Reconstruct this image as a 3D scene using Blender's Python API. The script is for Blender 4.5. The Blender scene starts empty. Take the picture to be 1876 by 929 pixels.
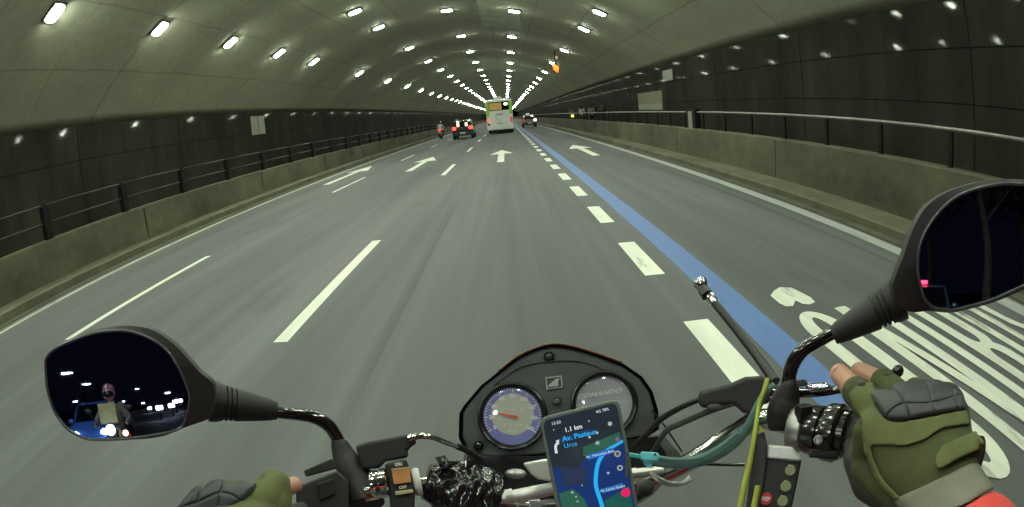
import bpy, bmesh, math, random
import numpy as np
from mathutils import Vector, Matrix
random.seed(7); np.random.seed(7)
S = bpy.context.scene
COL = S.collection
PI = math.pi

# ------------------------------------------------------------------ camera
H = 1.5                                    # camera height above the road
F, CX, CY = 980.0, 938.0, 464.5            # fisheye focal length and centre of the 1876 x 929 photograph
_R = np.array([[0.99993, 0.00301, 0.01143], [0.0, 0.96708, -0.25446], [-0.01182, 0.25444, 0.96702]])
_a = math.radians(-5.0)
_Z = np.array([[math.cos(_a), -math.sin(_a), 0], [math.sin(_a), math.cos(_a), 0], [0, 0, 1]])
_C = (_Z @ _R)[[0, 2, 1], :]               # camera axes (right, up, forward) in world x, y (ahead), z (up)
AR, AU, AF = Vector(_C[:, 0]), Vector(_C[:, 1]), Vector(_C[:, 2])
EYE = Vector((0, 0, H))
cd = bpy.data.cameras.new('camera'); cam = bpy.data.objects.new('camera', cd); COL.objects.link(cam)
cd.type = 'PANO'; cd.panorama_type = 'FISHEYE_EQUISOLID' if hasattr(cd, 'panorama_type') else 'x'
try: cd.fisheye_lens, cd.fisheye_fov = F / 1876 * 36.0, PI
except AttributeError: cd.cycles.fisheye_lens, cd.cycles.fisheye_fov = F / 1876 * 36.0, PI
cd.sensor_fit = 'HORIZONTAL'; cd.sensor_width = 36; cd.lens = 12; cd.clip_start = .01; cd.clip_end = 2000
M4 = Matrix((AR, AU, -AF)).transposed().to_4x4(); M4.translation = EYE
cam.matrix_world = M4
S.camera = cam
S.view_settings.view_transform = 'Standard'; S.view_settings.look = 'None'
S.view_settings.exposure = 0.0; S.view_settings.gamma = 1

# ------------------------------------------------------------------ world: night sky outside the tunnel mouth
W = bpy.data.worlds.new('World'); S.world = W; W.use_nodes = True
nt = W.node_tree; sky = nt.nodes.new('ShaderNodeTexSky'); sky.sky_type = 'NISHITA'; sky.sun_disc = False
sky.sun_elevation = math.radians(-4); sky.sun_rotation = math.radians(0)
nt.nodes['Background'].inputs[1].default_value = .02
nt.links.new(sky.outputs[0], nt.nodes['Background'].inputs[0])
_b2 = nt.nodes.new('ShaderNodeBackground'); _b2.inputs[0].default_value = (.42, .45, 1, 1); _b2.inputs[1].default_value = .0045     # city night glow
_ad = nt.nodes.new('ShaderNodeAddShader'); nt.links.new(nt.nodes['Background'].outputs[0], _ad.inputs[0]); nt.links.new(_b2.outputs[0], _ad.inputs[1])
nt.links.new(_ad.outputs[0], nt.nodes['World Output'].inputs[0])
LAMP = 150.0                                # radiance of the tunnel lamps

def ray(u, v):
    du, dv = u - CX, CY - v; r = math.hypot(du, dv)
    th = 2 * math.asin(min(1, r / (2 * F))); s = math.sin(th) / max(r, 1e-9)
    return (AR * du * s + AU * dv * s + AF * math.cos(th)).normalized()
def P(u, v, d): return EYE + ray(u, v) * d
def frame(u, v, d, face=None):             # plane through the point, facing the rider
    o = P(u, v, d); z = (face if face else -ray(u, v)).normalized()
    x = (P(u + 5, v, d) - o); x = (x - z * x.dot(z)).normalized()
    y = z.cross(x)
    return o, x, y, z
def onp(u, v, fr, lift=0.0):               # the point of that plane seen at u, v
    o, x, y, z = fr; r = ray(u, v); o2 = o + z * lift
    return EYE + r * ((o2 - EYE).dot(z) / r.dot(z))

# ------------------------------------------------------------------ helpers
def mat(name, col, rough=.6, metal=0.0, noise=None, bump=None, emit=None, es=1.0, spec=.5, coat=0.0, stretch=None):
    m = bpy.data.materials.new(name); m.use_nodes = True; N = m.node_tree.nodes; L = m.node_tree.links
    b = N['Principled BSDF']
    b.inputs['Base Color'].default_value = (*col, 1); b.inputs['Roughness'].default_value = rough
    b.inputs['Metallic'].default_value = metal; b.inputs['Specular IOR Level'].default_value = spec
    b.inputs['Coat Weight'].default_value = coat; b.inputs['Coat Roughness'].default_value = .1
    if emit: b.inputs['Emission Color'].default_value = (*emit, 1); b.inputs['Emission Strength'].default_value = es
    if noise or bump:
        tc = N.new('ShaderNodeTexCoord'); mp = N.new('ShaderNodeMapping'); L.new(tc.outputs['Object'], mp.inputs[0])
        if stretch: mp.inputs['Scale'].default_value = stretch
    if noise:
        t = N.new('ShaderNodeTexNoise'); t.inputs['Scale'].default_value = noise[0]; t.inputs['Detail'].default_value = 8
        t.inputs['Roughness'].default_value = .62
        L.new(mp.outputs[0], t.inputs['Vector'])
        r = N.new('ShaderNodeMapRange'); r.inputs[1].default_value = .3; r.inputs[2].default_value = .7
        r.inputs[3].default_value = 1 - noise[1]; r.inputs[4].default_value = 1 + noise[1]
        L.new(t.outputs[0], r.inputs[0])
        x = N.new('ShaderNodeVectorMath'); x.operation = 'SCALE'; x.inputs[0].default_value = col
        L.new(r.outputs[0], x.inputs['Scale']); L.new(x.outputs[0], b.inputs['Base Color'])
        r2 = N.new('ShaderNodeMapRange'); r2.inputs[3].default_value = max(.02, rough - .12); r2.inputs[4].default_value = min(1, rough + .12)
        L.new(t.outputs[0], r2.inputs[0]); L.new(r2.outputs[0], b.inputs['Roughness'])
    if bump:
        t = N.new('ShaderNodeTexNoise'); t.inputs['Scale'].default_value = bump[0]; t.inputs['Detail'].default_value = 6
        L.new(mp.outputs[0], t.inputs['Vector'])
        u = N.new('ShaderNodeBump'); u.inputs['Distance'].default_value = bump[1]; u.inputs['Strength'].default_value = .02
        L.new(t.outputs[0], u.inputs['Height']); L.new(u.outputs[0], b.inputs['Normal'])
    return m

class MB:
    def __init__(s): s.v = []; s.f = []; s.mi = []; s.cur = 0
    def add(s, vs, fs):
        k = len(s.v); s.v += [Vector(p) for p in vs]; s.f += [[i + k for i in f] for f in fs]; s.mi += [s.cur] * len(fs); return s
    def box(s, x0, x1, y0, y1, z0, z1, M=None):
        vs = [Vector((x, y, z)) for z in (z0, z1) for y in (y0, y1) for x in (x0, x1)]
        if M is not None: vs = [M @ v for v in vs]
        return s.add(vs, [(0, 2, 3, 1), (4, 5, 7, 6), (0, 1, 5, 4), (2, 6, 7, 3), (0, 4, 6, 2), (1, 3, 7, 5)])
    def obox(s, c, x, y, z, hx, hy, hz):   # oriented box
        vs = [c + x * (hx * a) + y * (hy * b) + z * (hz * d) for d in (-1, 1) for b in (-1, 1) for a in (-1, 1)]
        return s.add(vs, [(0, 2, 3, 1), (4, 5, 7, 6), (0, 1, 5, 4), (2, 6, 7, 3), (0, 4, 6, 2), (1, 3, 7, 5)])
    def loft(s, rings, caps=True, closed=True):
        n = len(rings[0]); vs = [p for r in rings for p in r]; fs = []
        for i in range(len(rings) - 1):
            for j in range(n if closed else n - 1):
                a, b = i * n + j, i * n + (j + 1) % n; fs.append((a, b, b + n, a + n))
        if caps: fs += [tuple(range(n))[::-1], tuple(range((len(rings) - 1) * n, len(rings) * n))]
        return s.add(vs, fs)
    def tube(s, pts, r, n=12, caps=True, flat=1.0):
        pts = [Vector(p) for p in pts]; R = r if isinstance(r, (list, tuple)) else [r] * len(pts); rings = []
        ref = None
        for i, p in enumerate(pts):
            t = (pts[min(i + 1, len(pts) - 1)] - pts[max(i - 1, 0)]).normalized()
            if ref is None: ref = t.orthogonal().normalized()
            a = (ref - t * ref.dot(t)).normalized(); b = t.cross(a); ref = a
            rings.append([p + (a * math.cos(q) + b * math.sin(q) * flat) * R[i] for q in [2 * PI * k / n for k in range(n)]])
        return s.loft(rings, caps)
    def lathe(s, o, ax, prof, n=24, x=None):   # prof: (along, radius)
        ax = Vector(ax).normalized(); a = (x or ax.orthogonal()).normalized(); b = ax.cross(a)
        return s.loft([[o + ax * h + (a * math.cos(q) + b * math.sin(q)) * r for q in [2 * PI * k / n for k in range(n)]] for h, r in prof])
    def ell(s, c, x, y, z, n=16, m=10):     # ellipsoid with given half axes
        rings = []
        for i in range(1, m):
            t = PI * i / m
            rings.append([c + z * math.cos(t) + (x * math.cos(q) + y * math.sin(q)) * math.sin(t) for q in [2 * PI * k / n for k in range(n)]])
        return s.loft(rings)
    def prism(s, pts, vec): 
        pts = [Vector(p) for p in pts]; vec = Vector(vec); return s.loft([pts, [p + vec for p in pts]])
    def build(s, name, m=None, parent=None, smooth=False, bevel=0, mods=None, auto=False):
        me = bpy.data.meshes.new(name); org = root_of(parent)
        me.from_pydata([tuple(v - org) for v in s.v], [], s.f)
        for mm in (m if isinstance(m, (list, tuple)) else [m]):
            if mm: me.materials.append(mm)
        for p, i in zip(me.polygons, s.mi): p.material_index = min(i, max(0, len(me.materials) - 1))
        bm = bmesh.new(); bm.from_mesh(me); bmesh.ops.recalc_face_normals(bm, faces=bm.faces); bm.to_mesh(me); bm.free()
        if smooth: me.shade_smooth()
        if auto: me.shade_smooth(); me.set_sharp_from_angle(angle=math.radians(38))
        o = bpy.data.objects.new(name, me); COL.objects.link(o)
        if parent is not None: o.parent = parent
        if bevel:
            b = o.modifiers.new('bevel', 'BEVEL'); b.width = bevel; b.segments = 3; b.limit_method = 'ANGLE'; b.angle_limit = math.radians(40)
            me.shade_smooth(); b.harden_normals = True
        for k, kw in (mods or []):
            d = o.modifiers.new(k.lower(), k)
            for a, val in kw.items(): setattr(d, a, val)
        return o
def root_of(p):
    v = Vector((0, 0, 0))
    while p is not None: v = v + p.location; p = p.parent
    return v
def tag(o, label=None, cat=None, group=None, kind=None):
    for k, x in (('label', label), ('category', cat), ('group', group), ('kind', kind)):
        if x: o[k] = x
    return o
def thing(name, loc, label, cat, group=None):
    o = bpy.data.objects.new(name, None); COL.objects.link(o); o.location = loc; o.empty_display_size = .1
    return tag(o, label, cat, group)
def copy_tree(o, parent=None):
    c = o.copy(); COL.objects.link(c); c.parent = parent
    for ch in list(o.children): copy_tree(ch, c)
    return c
def mesh_text(name, c, m):
    t = bpy.data.objects.new(name, c); COL.objects.link(t); dg = bpy.context.evaluated_depsgraph_get(); dg.update()
    me = bpy.data.meshes.new_from_object(t.evaluated_get(dg)); bpy.data.objects.remove(t); me.materials.clear(); me.materials.append(m)
    o = bpy.data.objects.new(name, me); COL.objects.link(o); return o
def smoothpath(pts, k=6):                  # Catmull-Rom
    pts = [Vector(p) for p in pts]; out = []
    for i in range(len(pts) - 1):
        a, b, c, d = pts[max(i - 1, 0)], pts[i], pts[i + 1], pts[min(i + 2, len(pts) - 1)]
        for j in range(k):
            t = j / k; out.append(.5 * ((2 * b) + (c - a) * t + (2 * a - 5 * b + 4 * c - d) * t * t + (3 * b - a - 3 * c + d) * t ** 3))
    out.append(pts[-1]); return out

# ================================================================== THE TUNNEL
YB, YF = -5.0, 330.0                        # mouth behind the rider, far end ahead
XR, XL = 7.03, -11.85                       # dark side walls
ARC_X, ARC_R, CROWN = -2.37, 14.1, 6.95     # vault: centre line, radius, crown height
def arc(s):                                 # point of the vault at arc length s from the crown
    p = s / ARC_R; return ARC_X + ARC_R * math.sin(p), CROWN - ARC_R * (1 - math.cos(p))
SR = ARC_R * math.asin((XR - ARC_X) / ARC_R); SL = ARC_R * math.asin((XL - ARC_X) / ARC_R)

# ---- materials of the setting
def asphalt():
    m = mat('asphalt', (.105, .112, .105), .78, bump=(260, .003), spec=.35); N = m.node_tree.nodes; L = m.node_tree.links; b = N['Principled BSDF']
    tc = N.new('ShaderNodeTexCoord')
    def noise(sc, stretch, det=6):
        mp = N.new('ShaderNodeMapping'); mp.inputs['Scale'].default_value = stretch; L.new(tc.outputs['Object'], mp.inputs[0])
        t = N.new('ShaderNodeTexNoise'); t.inputs['Scale'].default_value = sc; t.inputs['Detail'].default_value = det; L.new(mp.outputs[0], t.inputs['Vector']); return t.outputs[0]
    def mr(x, a, bb, c, d):
        r = N.new('ShaderNodeMapRange'); r.inputs[1].default_value = a; r.inputs[2].default_value = bb; r.inputs[3].default_value = c; r.inputs[4].default_value = d; L.new(x, r.inputs[0]); return r.outputs[0]
    def mul(x, y):
        r = N.new('ShaderNodeMath'); r.operation = 'MULTIPLY'; L.new(x, r.inputs[0]); L.new(y, r.inputs[1]); return r.outputs[0]
    f = mul(mr(noise(1.1, (1, .035, 1)), .3, .7, .74, 1.20), mr(noise(7, (1, .02, 1)), .35, .65, .91, 1.08))
    f = mul(f, mr(noise(.35, (1, .25, 1)), .35, .65, .86, 1.12))
    f = mul(f, mr(noise(420, (1, .5, 1), 2), .3, .7, .82, 1.18))
    f = mul(f, mr(noise(2.3, (1, .012, 1), 3), .64, .68, 1, .72))
    f = mul(f, mr(noise(.9, (1, .4, 1), 7), .62, .70, 1, .82))
    x = N.new('ShaderNodeVectorMath'); x.operation = 'SCALE'; x.inputs[0].default_value = (.104, .110, .110)
    L.new(f, x.inputs['Scale']); L.new(x.outputs[0], b.inputs['Base Color'])
    return m
A_ROAD = asphalt()
def concrete(name, col, seams=None, stain=(.5, .35), grime=None, rough=.85):
    """plain noise-stained concrete; seams = (period along, period up/across, use uv)"""
    m = mat(name, col, rough, bump=(30, .004), spec=.3); N = m.node_tree.nodes; L = m.node_tree.links; b = N['Principled BSDF']
    tc = N.new('ShaderNodeTexCoord')
    def tex(sc, st, det=8, out='Object'):
        mp = N.new('ShaderNodeMapping'); mp.inputs['Scale'].default_value = st; L.new(tc.outputs[out], mp.inputs[0])
        t = N.new('ShaderNodeTexNoise'); t.inputs['Scale'].default_value = sc; t.inputs['Detail'].default_value = det; t.inputs['Roughness'].default_value = .65
        L.new(mp.outputs[0], t.inputs['Vector']); return t.outputs[0]
    def mr(x, a, bb, c, d):
        r = N.new('ShaderNodeMapRange'); r.inputs[1].default_value = a; r.inputs[2].default_value = bb; r.inputs[3].default_value = c; r.inputs[4].default_value = d; L.new(x, r.inputs[0]); return r.outputs[0]
    def op(o, x, y):
        r = N.new('ShaderNodeMath'); r.operation = o
        for k, q in ((0, x), (1, y)):
            if isinstance(q, (int, float)): r.inputs[k].default_value = q
            else: L.new(q, r.inputs[k])
        return r.outputs[0]
    f = mr(tex(stain[0], (1, .6, 1)), .3, .7, 1 - stain[1], 1 + stain[1])
    f = op('MULTIPLY', f, mr(tex(6, (1, 1, .35)), .3, .7, .9, 1.1))
    if grime: f = op('MULTIPLY', f, mr(tex(1.3, grime), .52, .72, 1, .6))
    if seams:
        sp = N.new('ShaderNodeSeparateXYZ'); L.new(tc.outputs['UV'], sp.inputs[0])
        wob = mr(tex(.8, (1, 1, 1), 4), 0, 1, -.10, .10)
        for ax, per, w, dk in seams:
            c = op('ADD', sp.outputs[ax], wob); q = op('FRACT', op('DIVIDE', c, per), 0)
            dist = op('MULTIPLY', op('SUBTRACT', .5, op('ABSOLUTE', op('SUBTRACT', q, .5), 0)), per)
            f = op('MULTIPLY', f, op('ADD', 1 - dk, op('MULTIPLY', dk, mr(dist, w * .3, w, 0, 1))))
    x = N.new('ShaderNodeVectorMath'); x.operation = 'SCALE'; x.inputs[0].default_value = col
    L.new(f, x.inputs['Scale']); L.new(x.outputs[0], b.inputs['Base Color'])
    return m
C_VAULT = concrete('vault_concrete', (.345, .345, .262), seams=[(0, 2.1, .05, .24), (1, 2.8, .045, .15), (1, 8.4, .07, .18)], stain=(.33, .14))
C_LOW = concrete('barrier_concrete', (.080, .079, .049), stain=(.8, .48), grime=(1, .3, .6))
C_KERB = concrete('kerb_concrete', (.105, .104, .068), stain=(1.4, .35), grime=(1, .15, 1))
C_DARK = concrete('gutter_concrete', (.075, .077, .05), stain=(1.4, .4))
C_REFLECT = concrete('painted_reflection', (.50, .51, .40), stain=(1.2, .25))  # pale tone of a reflection painted on the vault
def darktile():
    m = mat('dark_glazed_tile', (.025, .0245, .020), .8, noise=(.45, .55), spec=.05, stretch=(1, 1.6, .5)); N = m.node_tree.nodes; L = m.node_tree.links; b = N['Principled BSDF']
    out = [n_ for n_ in N if n_.type == 'OUTPUT_MATERIAL'][0]; gl_ = N.new('ShaderNodeBsdfGlossy'); gl_.inputs['Roughness'].default_value = .05; gl_.inputs['Color'].default_value = (.9, .92, .9, 1)
    mx = N.new('ShaderNodeMixShader'); tc = N.new('ShaderNodeTexCoord')
    t = N.new('ShaderNodeTexNoise'); t.inputs['Scale'].default_value = .8; t.inputs['Detail'].default_value = 5; L.new(tc.outputs['Object'], t.inputs['Vector'])
    r = N.new('ShaderNodeMapRange'); r.inputs[1].default_value = .38; r.inputs[2].default_value = .66; r.inputs[3].default_value = .0008; r.inputs[4].default_value = .016
    L.new(t.outputs[0], r.inputs[0]); L.new(r.outputs[0], mx.inputs[0]); L.new(b.outputs[0], mx.inputs[1]); L.new(gl_.outputs[0], mx.inputs[2]); L.new(mx.outputs[0], out.inputs[0])
    t2 = N.new('ShaderNodeTexNoise'); t2.inputs['Scale'].default_value = 3.0; L.new(tc.outputs['Object'], t2.inputs['Vector'])
    u = N.new('ShaderNodeBump'); u.inputs['Distance'].default_value = .0012; u.inputs['Strength'].default_value = .5; L.new(t2.outputs[0], u.inputs['Height']); L.new(u.outputs[0], gl_.inputs['Normal'])
    return m
M_TILE = darktile()
M_JOINT = mat('black_joint', (.008, .008, .007), .9, spec=.05)
def paint(name, col, wear, sc=3.0):
    """thermoplastic paint, worn through to the asphalt in streaks"""
    m = mat(name, col, .62, noise=(9, .12), bump=(220, .002), stretch=(1, .15, 1)); N = m.node_tree.nodes; L = m.node_tree.links; b = N['Principled BSDF']
    src = b.inputs['Base Color'].links[0].from_socket; tc = N.new('ShaderNodeTexCoord'); mp = N.new('ShaderNodeMapping'); mp.inputs['Scale'].default_value = (1, .22, 1)
    L.new(tc.outputs['Object'], mp.inputs[0]); t = N.new('ShaderNodeTexNoise'); t.inputs['Scale'].default_value = sc; t.inputs['Detail'].default_value = 9; t.inputs['Roughness'].default_value = .7
    L.new(mp.outputs[0], t.inputs['Vector']); r = N.new('ShaderNodeMapRange'); r.inputs[1].default_value = wear; r.inputs[2].default_value = wear + .10; L.new(t.outputs[0], r.inputs[0])
    x = N.new('ShaderNodeMix'); x.data_type = 'RGBA'; L.new(r.outputs[0], x.inputs[0]); L.new(src, x.inputs[6]); x.inputs[7].default_value = (.13, .135, .125, 1); L.new(x.outputs[2], b.inputs['Base Color'])
    return m
M_WHITE = paint('road_paint', (.64, .66, .56), .60)
M_LETTER = paint('lettering_paint', (.58, .60, .51), .57, 2.6)
M_DULL = paint('worn_road_paint', (.33, .345, .33), .56)
M_YEL = paint('worn_edge_paint', (.46, .46, .35), .56)
M_BLUE = paint('blue_road_paint', (.080, .155, .36), .66)

# ---- road and ground
g = MB(); g.add([(-400, -400, -.02), (400, -400, -.02), (400, 600, -.02), (-400, 600, -.02)], [(0, 1, 2, 3)])
tag(g.build('ground', mat('night_ground', (.06, .06, .055), .9, noise=(.3, .3))), kind='structure')
g = MB(); ys = [-80, YB] + [YB + 5 * k for k in range(1, 68)]
g.add([(x, y, 0) for y in ys for x in (-7.2, 4.42)], [(2 * i, 2 * i + 1, 2 * i + 3, 2 * i + 2) for i in range(len(ys) - 1)])
tag(g.build('road', A_ROAD), kind='structure')
def strip(name, x0, x1, y0, y1, z, m, n=1):
    b = MB(); b.add([(x0, y0, z), (x1, y0, z), (x1, y1, z), (x0, y1, z)], [(0, 1, 2, 3)])
    o = b.build(name, m); tag(o, kind='structure'); return o
strip('edge_line', -6.84, -6.72, -80, 300, .004, M_YEL)
strip('edge_line', 3.98, 4.19, -80, 300, .004, M_DULL)
strip('blue_line', 1.50, 1.76, -40, 300, .004, M_BLUE)
def sheet(name, polys, m, z=.004):
    b = MB()
    for pl in polys: b.add([(x, y, z) for x, y in pl], [tuple(range(len(pl)))])
    return tag(b.build(name, m), kind='structure')
base = None
for x, w, st in ((-4.84, .11, [-6.2, 3.72, 13.83, 23.75] + [33.3 + 9.85 * k for k in range(20)]), (-1.92, .13, [-7.0, 3.58, 15.05, 25.1] + [34.8 + 9.85 * k for k in range(20)])):
    for a in st: sheet('lane_dash', [[(x - w / 2, a), (x + w / 2, a), (x + w / 2, a + 3.45), (x - w / 2, a + 3.45)]], M_WHITE)
for k in range(-3, 60):
    a = 2.12 + 2.37 * k; sheet('lane_dash', [[(1.13, a), (1.32, a), (1.32, a + 1.25), (1.13, a + 1.25)]], M_WHITE)
def arrow(cx, y0):
    sheet('lane_arrow', [[(cx - .12, y0), (cx + .12, y0), (cx + .12, y0 + 4.1), (cx - .12, y0 + 4.1)],
                         [(cx - .46, y0 + 3.8), (cx + .46, y0 + 3.8), (cx, y0 + 6.3)]], M_WHITE)
for cx, y0 in ((-5.95, 16.4), (-3.4, 17.6), (-.3, 17.6), (2.83, 17.2)): arrow(cx, y0)
def ring_poly(x0, x1, y0, y1, ry, n=14):
    c = (x0 + x1) / 2; w = (x1 - x0) / 2
    return [(c + w * math.cos(t), (y1 - ry if math.sin(t) >= 0 else y0 + ry) + ry * math.sin(t)) for t in [PI * k / n for k in range(n + 1)] + [PI + PI * k / n for k in range(n + 1)]]
o_, i_ = ring_poly(1.92, 2.27, 1.02, 3.24, .42), ring_poly(2.035, 2.155, 1.16, 3.12, .30); k_ = len(o_)
b = MB(); b.add([(x, y, .006) for x, y in o_ + i_], [(j, (j + 1) % k_, k_ + (j + 1) % k_, k_ + j) for j in range(k_)]); tag(b.build('road_lettering', M_LETTER), kind='structure')
def letter(polys, rings=()):
    b = MB()
    for k, pl in enumerate(polys): b.add([(x, y, .006 + .0015 * k) for x, y in pl], [tuple(range(len(pl)))])
    for k, (o_, i_) in enumerate(rings):
        n_ = len(o_); b.add([(x, y, .0065 + .0015 * k) for x, y in o_ + i_], [(j, (j + 1) % n_, n_ + (j + 1) % n_, n_ + j) for j in range(n_)])
    tag(b.build('road_lettering', M_LETTER), kind='structure')
bar = lambda x0, x1, y0, y1: [(x0, y0), (x1, y0), (x1, y1), (x0, y1)]
letter([bar(2.36, 2.46, 1.02, 3.22), bar(2.61, 2.71, 1.02, 3.22), [(2.39, 3.22), (2.47, 3.22), (2.68, 1.02), (2.60, 1.02)]])
letter([bar(2.80, 2.89, 1.02, 3.22)])
letter([bar(2.975, 3.065, 1.02, 3.22)], [(ring_poly(3.0, 3.27, 2.08, 3.24, .24), ring_poly(3.07, 3.17, 2.20, 3.12, .18)), (ring_poly(3.0, 3.27, 1.02, 2.20, .24), ring_poly(3.07, 3.17, 1.14, 2.08, .18))])
letter([bar(3.335, 3.425, 1.45, 3.22), bar(3.525, 3.615, 1.45, 3.22), [(3.335, 1.45), (3.345, 1.2), (3.40, 1.05), (3.475, 1.02), (3.55, 1.05), (3.605, 1.2), (3.615, 1.45), (3.525, 1.45), (3.51, 1.28), (3.475, 1.18), (3.44, 1.28), (3.425, 1.45)]])
letter([[(3.96, 2.75), (3.95, 3.02), (3.90, 3.18), (3.82, 3.24), (3.74, 3.18), (3.69, 3.02), (3.68, 2.6), (3.70, 2.3), (3.76, 2.12), (3.85, 1.98), (3.87, 1.8), (3.87, 1.4), (3.85, 1.22), (3.82, 1.16), (3.79, 1.22), (3.77, 1.5), (3.68, 1.5), (3.69, 1.22), (3.74, 1.06), (3.82, 1.02), (3.90, 1.06), (3.95, 1.22), (3.96, 1.6), (3.95, 1.95), (3.91, 2.12), (3.80, 2.26), (3.77, 2.42), (3.77, 2.85), (3.79, 3.04), (3.82, 3.10), (3.85, 3.04), (3.87, 2.75)]])
sheet('road_lettering', [[(1.99, 3.65), (2.08, 3.75), (2.17, 3.81), (2.26, 3.76), (2.28, 3.63), (2.3, 3.5), (2.28, 3.39), (2.21, 3.36), (2.16, 3.39), (2.14, 3.48), (2.06, 3.38), (2.0, 3.39), (1.98, 3.47)]], M_LETTER, .006)
# kerbs, gutters, walkways
def slab(name, pts, y0, y1, m, label=None, cat=None, kind=None, n=1):
    b = MB()
    b.loft([[Vector((x, y, z)) for x, z in pts] for y in [y0 + (y1 - y0) * i / n for i in range(n + 1)]])
    return tag(b.build(name, m), label, cat, kind=kind)
slab('kerb', [(-7.2, -.05), (-7.2, .13), (-7.24, .155), (-7.62, .16), (-7.62, -.05)], YB, YF, C_KERB, kind='structure')
slab('gutter', [(-7.19, .003), (-7.19, .012), (-6.98, .012), (-6.98, .003)], YB, YF, C_DARK, kind='structure')
slab('kerb', [(4.44, -.05), (4.44, .10), (4.48, .125), (4.93, .15), (4.93, -.05)], YB, YF, C_KERB, kind='structure')
slab('gutter', [(4.25, .003), (4.25, .012), (4.43, .012), (4.43, .003)], YB, YF, C_DARK, kind='structure')
slab('walkway', [(5.20, -.05), (5.20, .2), (XR, .2), (XR, -.05)], YB, YF, C_DARK, kind='structure')
slab('walkway', [(XL, -.05), (XL, .2), (-7.85, .2), (-7.85, -.05)], YB, YF, C_DARK, kind='structure')
slab('barrier_wall', [(4.93, -.04), (4.95, .86), (4.97, .89), (5.17, .89), (5.19, .86), (5.20, -.04)], YB, YF, C_LOW,
     'stained low concrete wall with a metal rail on top, right of the blue lane line', 'wall')
slab('barrier_wall', [(-7.85, -.04), (-7.85, .80), (-7.83, .83), (-7.64, .83), (-7.62, .80), (-7.60, -.04)], YB, YF, C_LOW,
     'low stained concrete wall along the left edge of the road below dark railings', 'wall')
# dark side walls with joints
for X, sgn, lab, js in ((XR, 1, 'tall black glazed tunnel wall behind the right walkway, reflecting the lamps', (2.58, 1.69)),
                        (XL, -1, 'black glazed tunnel wall behind the left walkway under the vault', (2.3, 1.35))):
    b = MB(); ztop = arc(SR if sgn > 0 else SL)[1]
    b.add([(X, YB, 0), (X, YF, 0), (X, YF, ztop), (X, YB, ztop), (X + sgn * .5, YB, 0), (X + sgn * .5, YF, 0), (X + sgn * .5, YF, ztop), (X + sgn * .5, YB, ztop)],
          [(0, 1, 2, 3), (4, 7, 6, 5), (0, 3, 7, 4), (1, 5, 6, 2)])
    w = tag(b.build('side_wall', M_TILE), lab, 'wall')
    b = MB()
    for z in js: b.box(min(X, X - sgn * .004), max(X, X - sgn * .004), YB, YF, z - .012, z + .012)
    y = 5.6
    while y < 120: b.box(min(X, X - sgn * .003), max(X, X - sgn * .003), y - .012, y + .012, .2, ztop - .02); y += 5.6
    b.build('panel_joint', M_JOINT, w)
# vault
b = MB(); n = 56; ys = [YB + (YF - YB) * i / 12 for i in range(13)]
for i, y in enumerate(ys):
    for j in range(n + 1):
        x, z = arc(SL + (SR - SL) * j / n); b.v.append(Vector((x, y, z)))
for i in range(12):
    for j in range(n): b.f.append([i * (n + 1) + j, i * (n + 1) + j + 1, (i + 1) * (n + 1) + j + 1, (i + 1) * (n + 1) + j]); b.mi.append(0)
vault = b.build('vault', C_VAULT, smooth=True)
uv = vault.data.uv_layers.new(name='uv')
for lp in vault.data.loops:
    co = vault.data.vertices[lp.vertex_index].co; s = ARC_R * math.asin(max(-1, min(1, (co.x - ARC_X) / ARC_R)))
    uv.data[lp.index].uv = (s + .1 * (1 if s > 0 else -1) * 0 + 100 * 2.1 + .05, co.y + 2.2 + 28)
sol = vault.modifiers.new('thickness', 'SOLIDIFY'); sol.thickness = .5; sol.offset = 1
tag(vault, 'wide grey concrete tunnel vault with panel seams and five rows of lamps', 'tunnel vault')
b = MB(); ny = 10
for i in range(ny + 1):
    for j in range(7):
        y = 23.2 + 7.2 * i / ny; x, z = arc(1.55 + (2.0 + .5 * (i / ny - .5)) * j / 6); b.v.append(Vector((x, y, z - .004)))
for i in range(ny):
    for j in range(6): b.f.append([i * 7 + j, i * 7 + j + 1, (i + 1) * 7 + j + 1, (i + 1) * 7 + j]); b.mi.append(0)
tag(b.build('reflection_patch', C_REFLECT, vault, smooth=True))  # visor reflection painted as a pale sheet under the vault
# portal at the mouth
b = MB(); ring = []
for j in range(n + 1):
    x, z = arc(SL + (SR - SL) * j / n); ring.append((x, z))
inner = [(XL, 0)] + ring + [(XR, 0)]
for (x, z) in inner: pass
outer = [(-20, 0)] + [(-20 + 37 * j / n, 11) for j in range(n + 1)] + [(17, 0)]
vs = [Vector((x, yy, z)) for yy in (YB - .8, YB - .01) for pts in (inner, outer) for x, z in pts]; k = len(inner); fs = []
for i in range(k - 1):
    fs += [(i, i + 1, k + i + 1, k + i), (2 * k + i, 3 * k + i, 3 * k + i + 1, 2 * k + i + 1), (i, 2 * k + i, 2 * k + i + 1, i + 1), (k + i, k + i + 1, 3 * k + i + 1, 3 * k + i)]
b.add(vs, fs); tag(b.build('tunnel_portal', C_LOW), 'concrete portal around the tunnel mouth behind the rider', 'portal')
b = MB(); b.box(-13.5, 9, YF, YF + 1, 0, 8); tag(b.build('far_end', M_JOINT), kind='structure')

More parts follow.
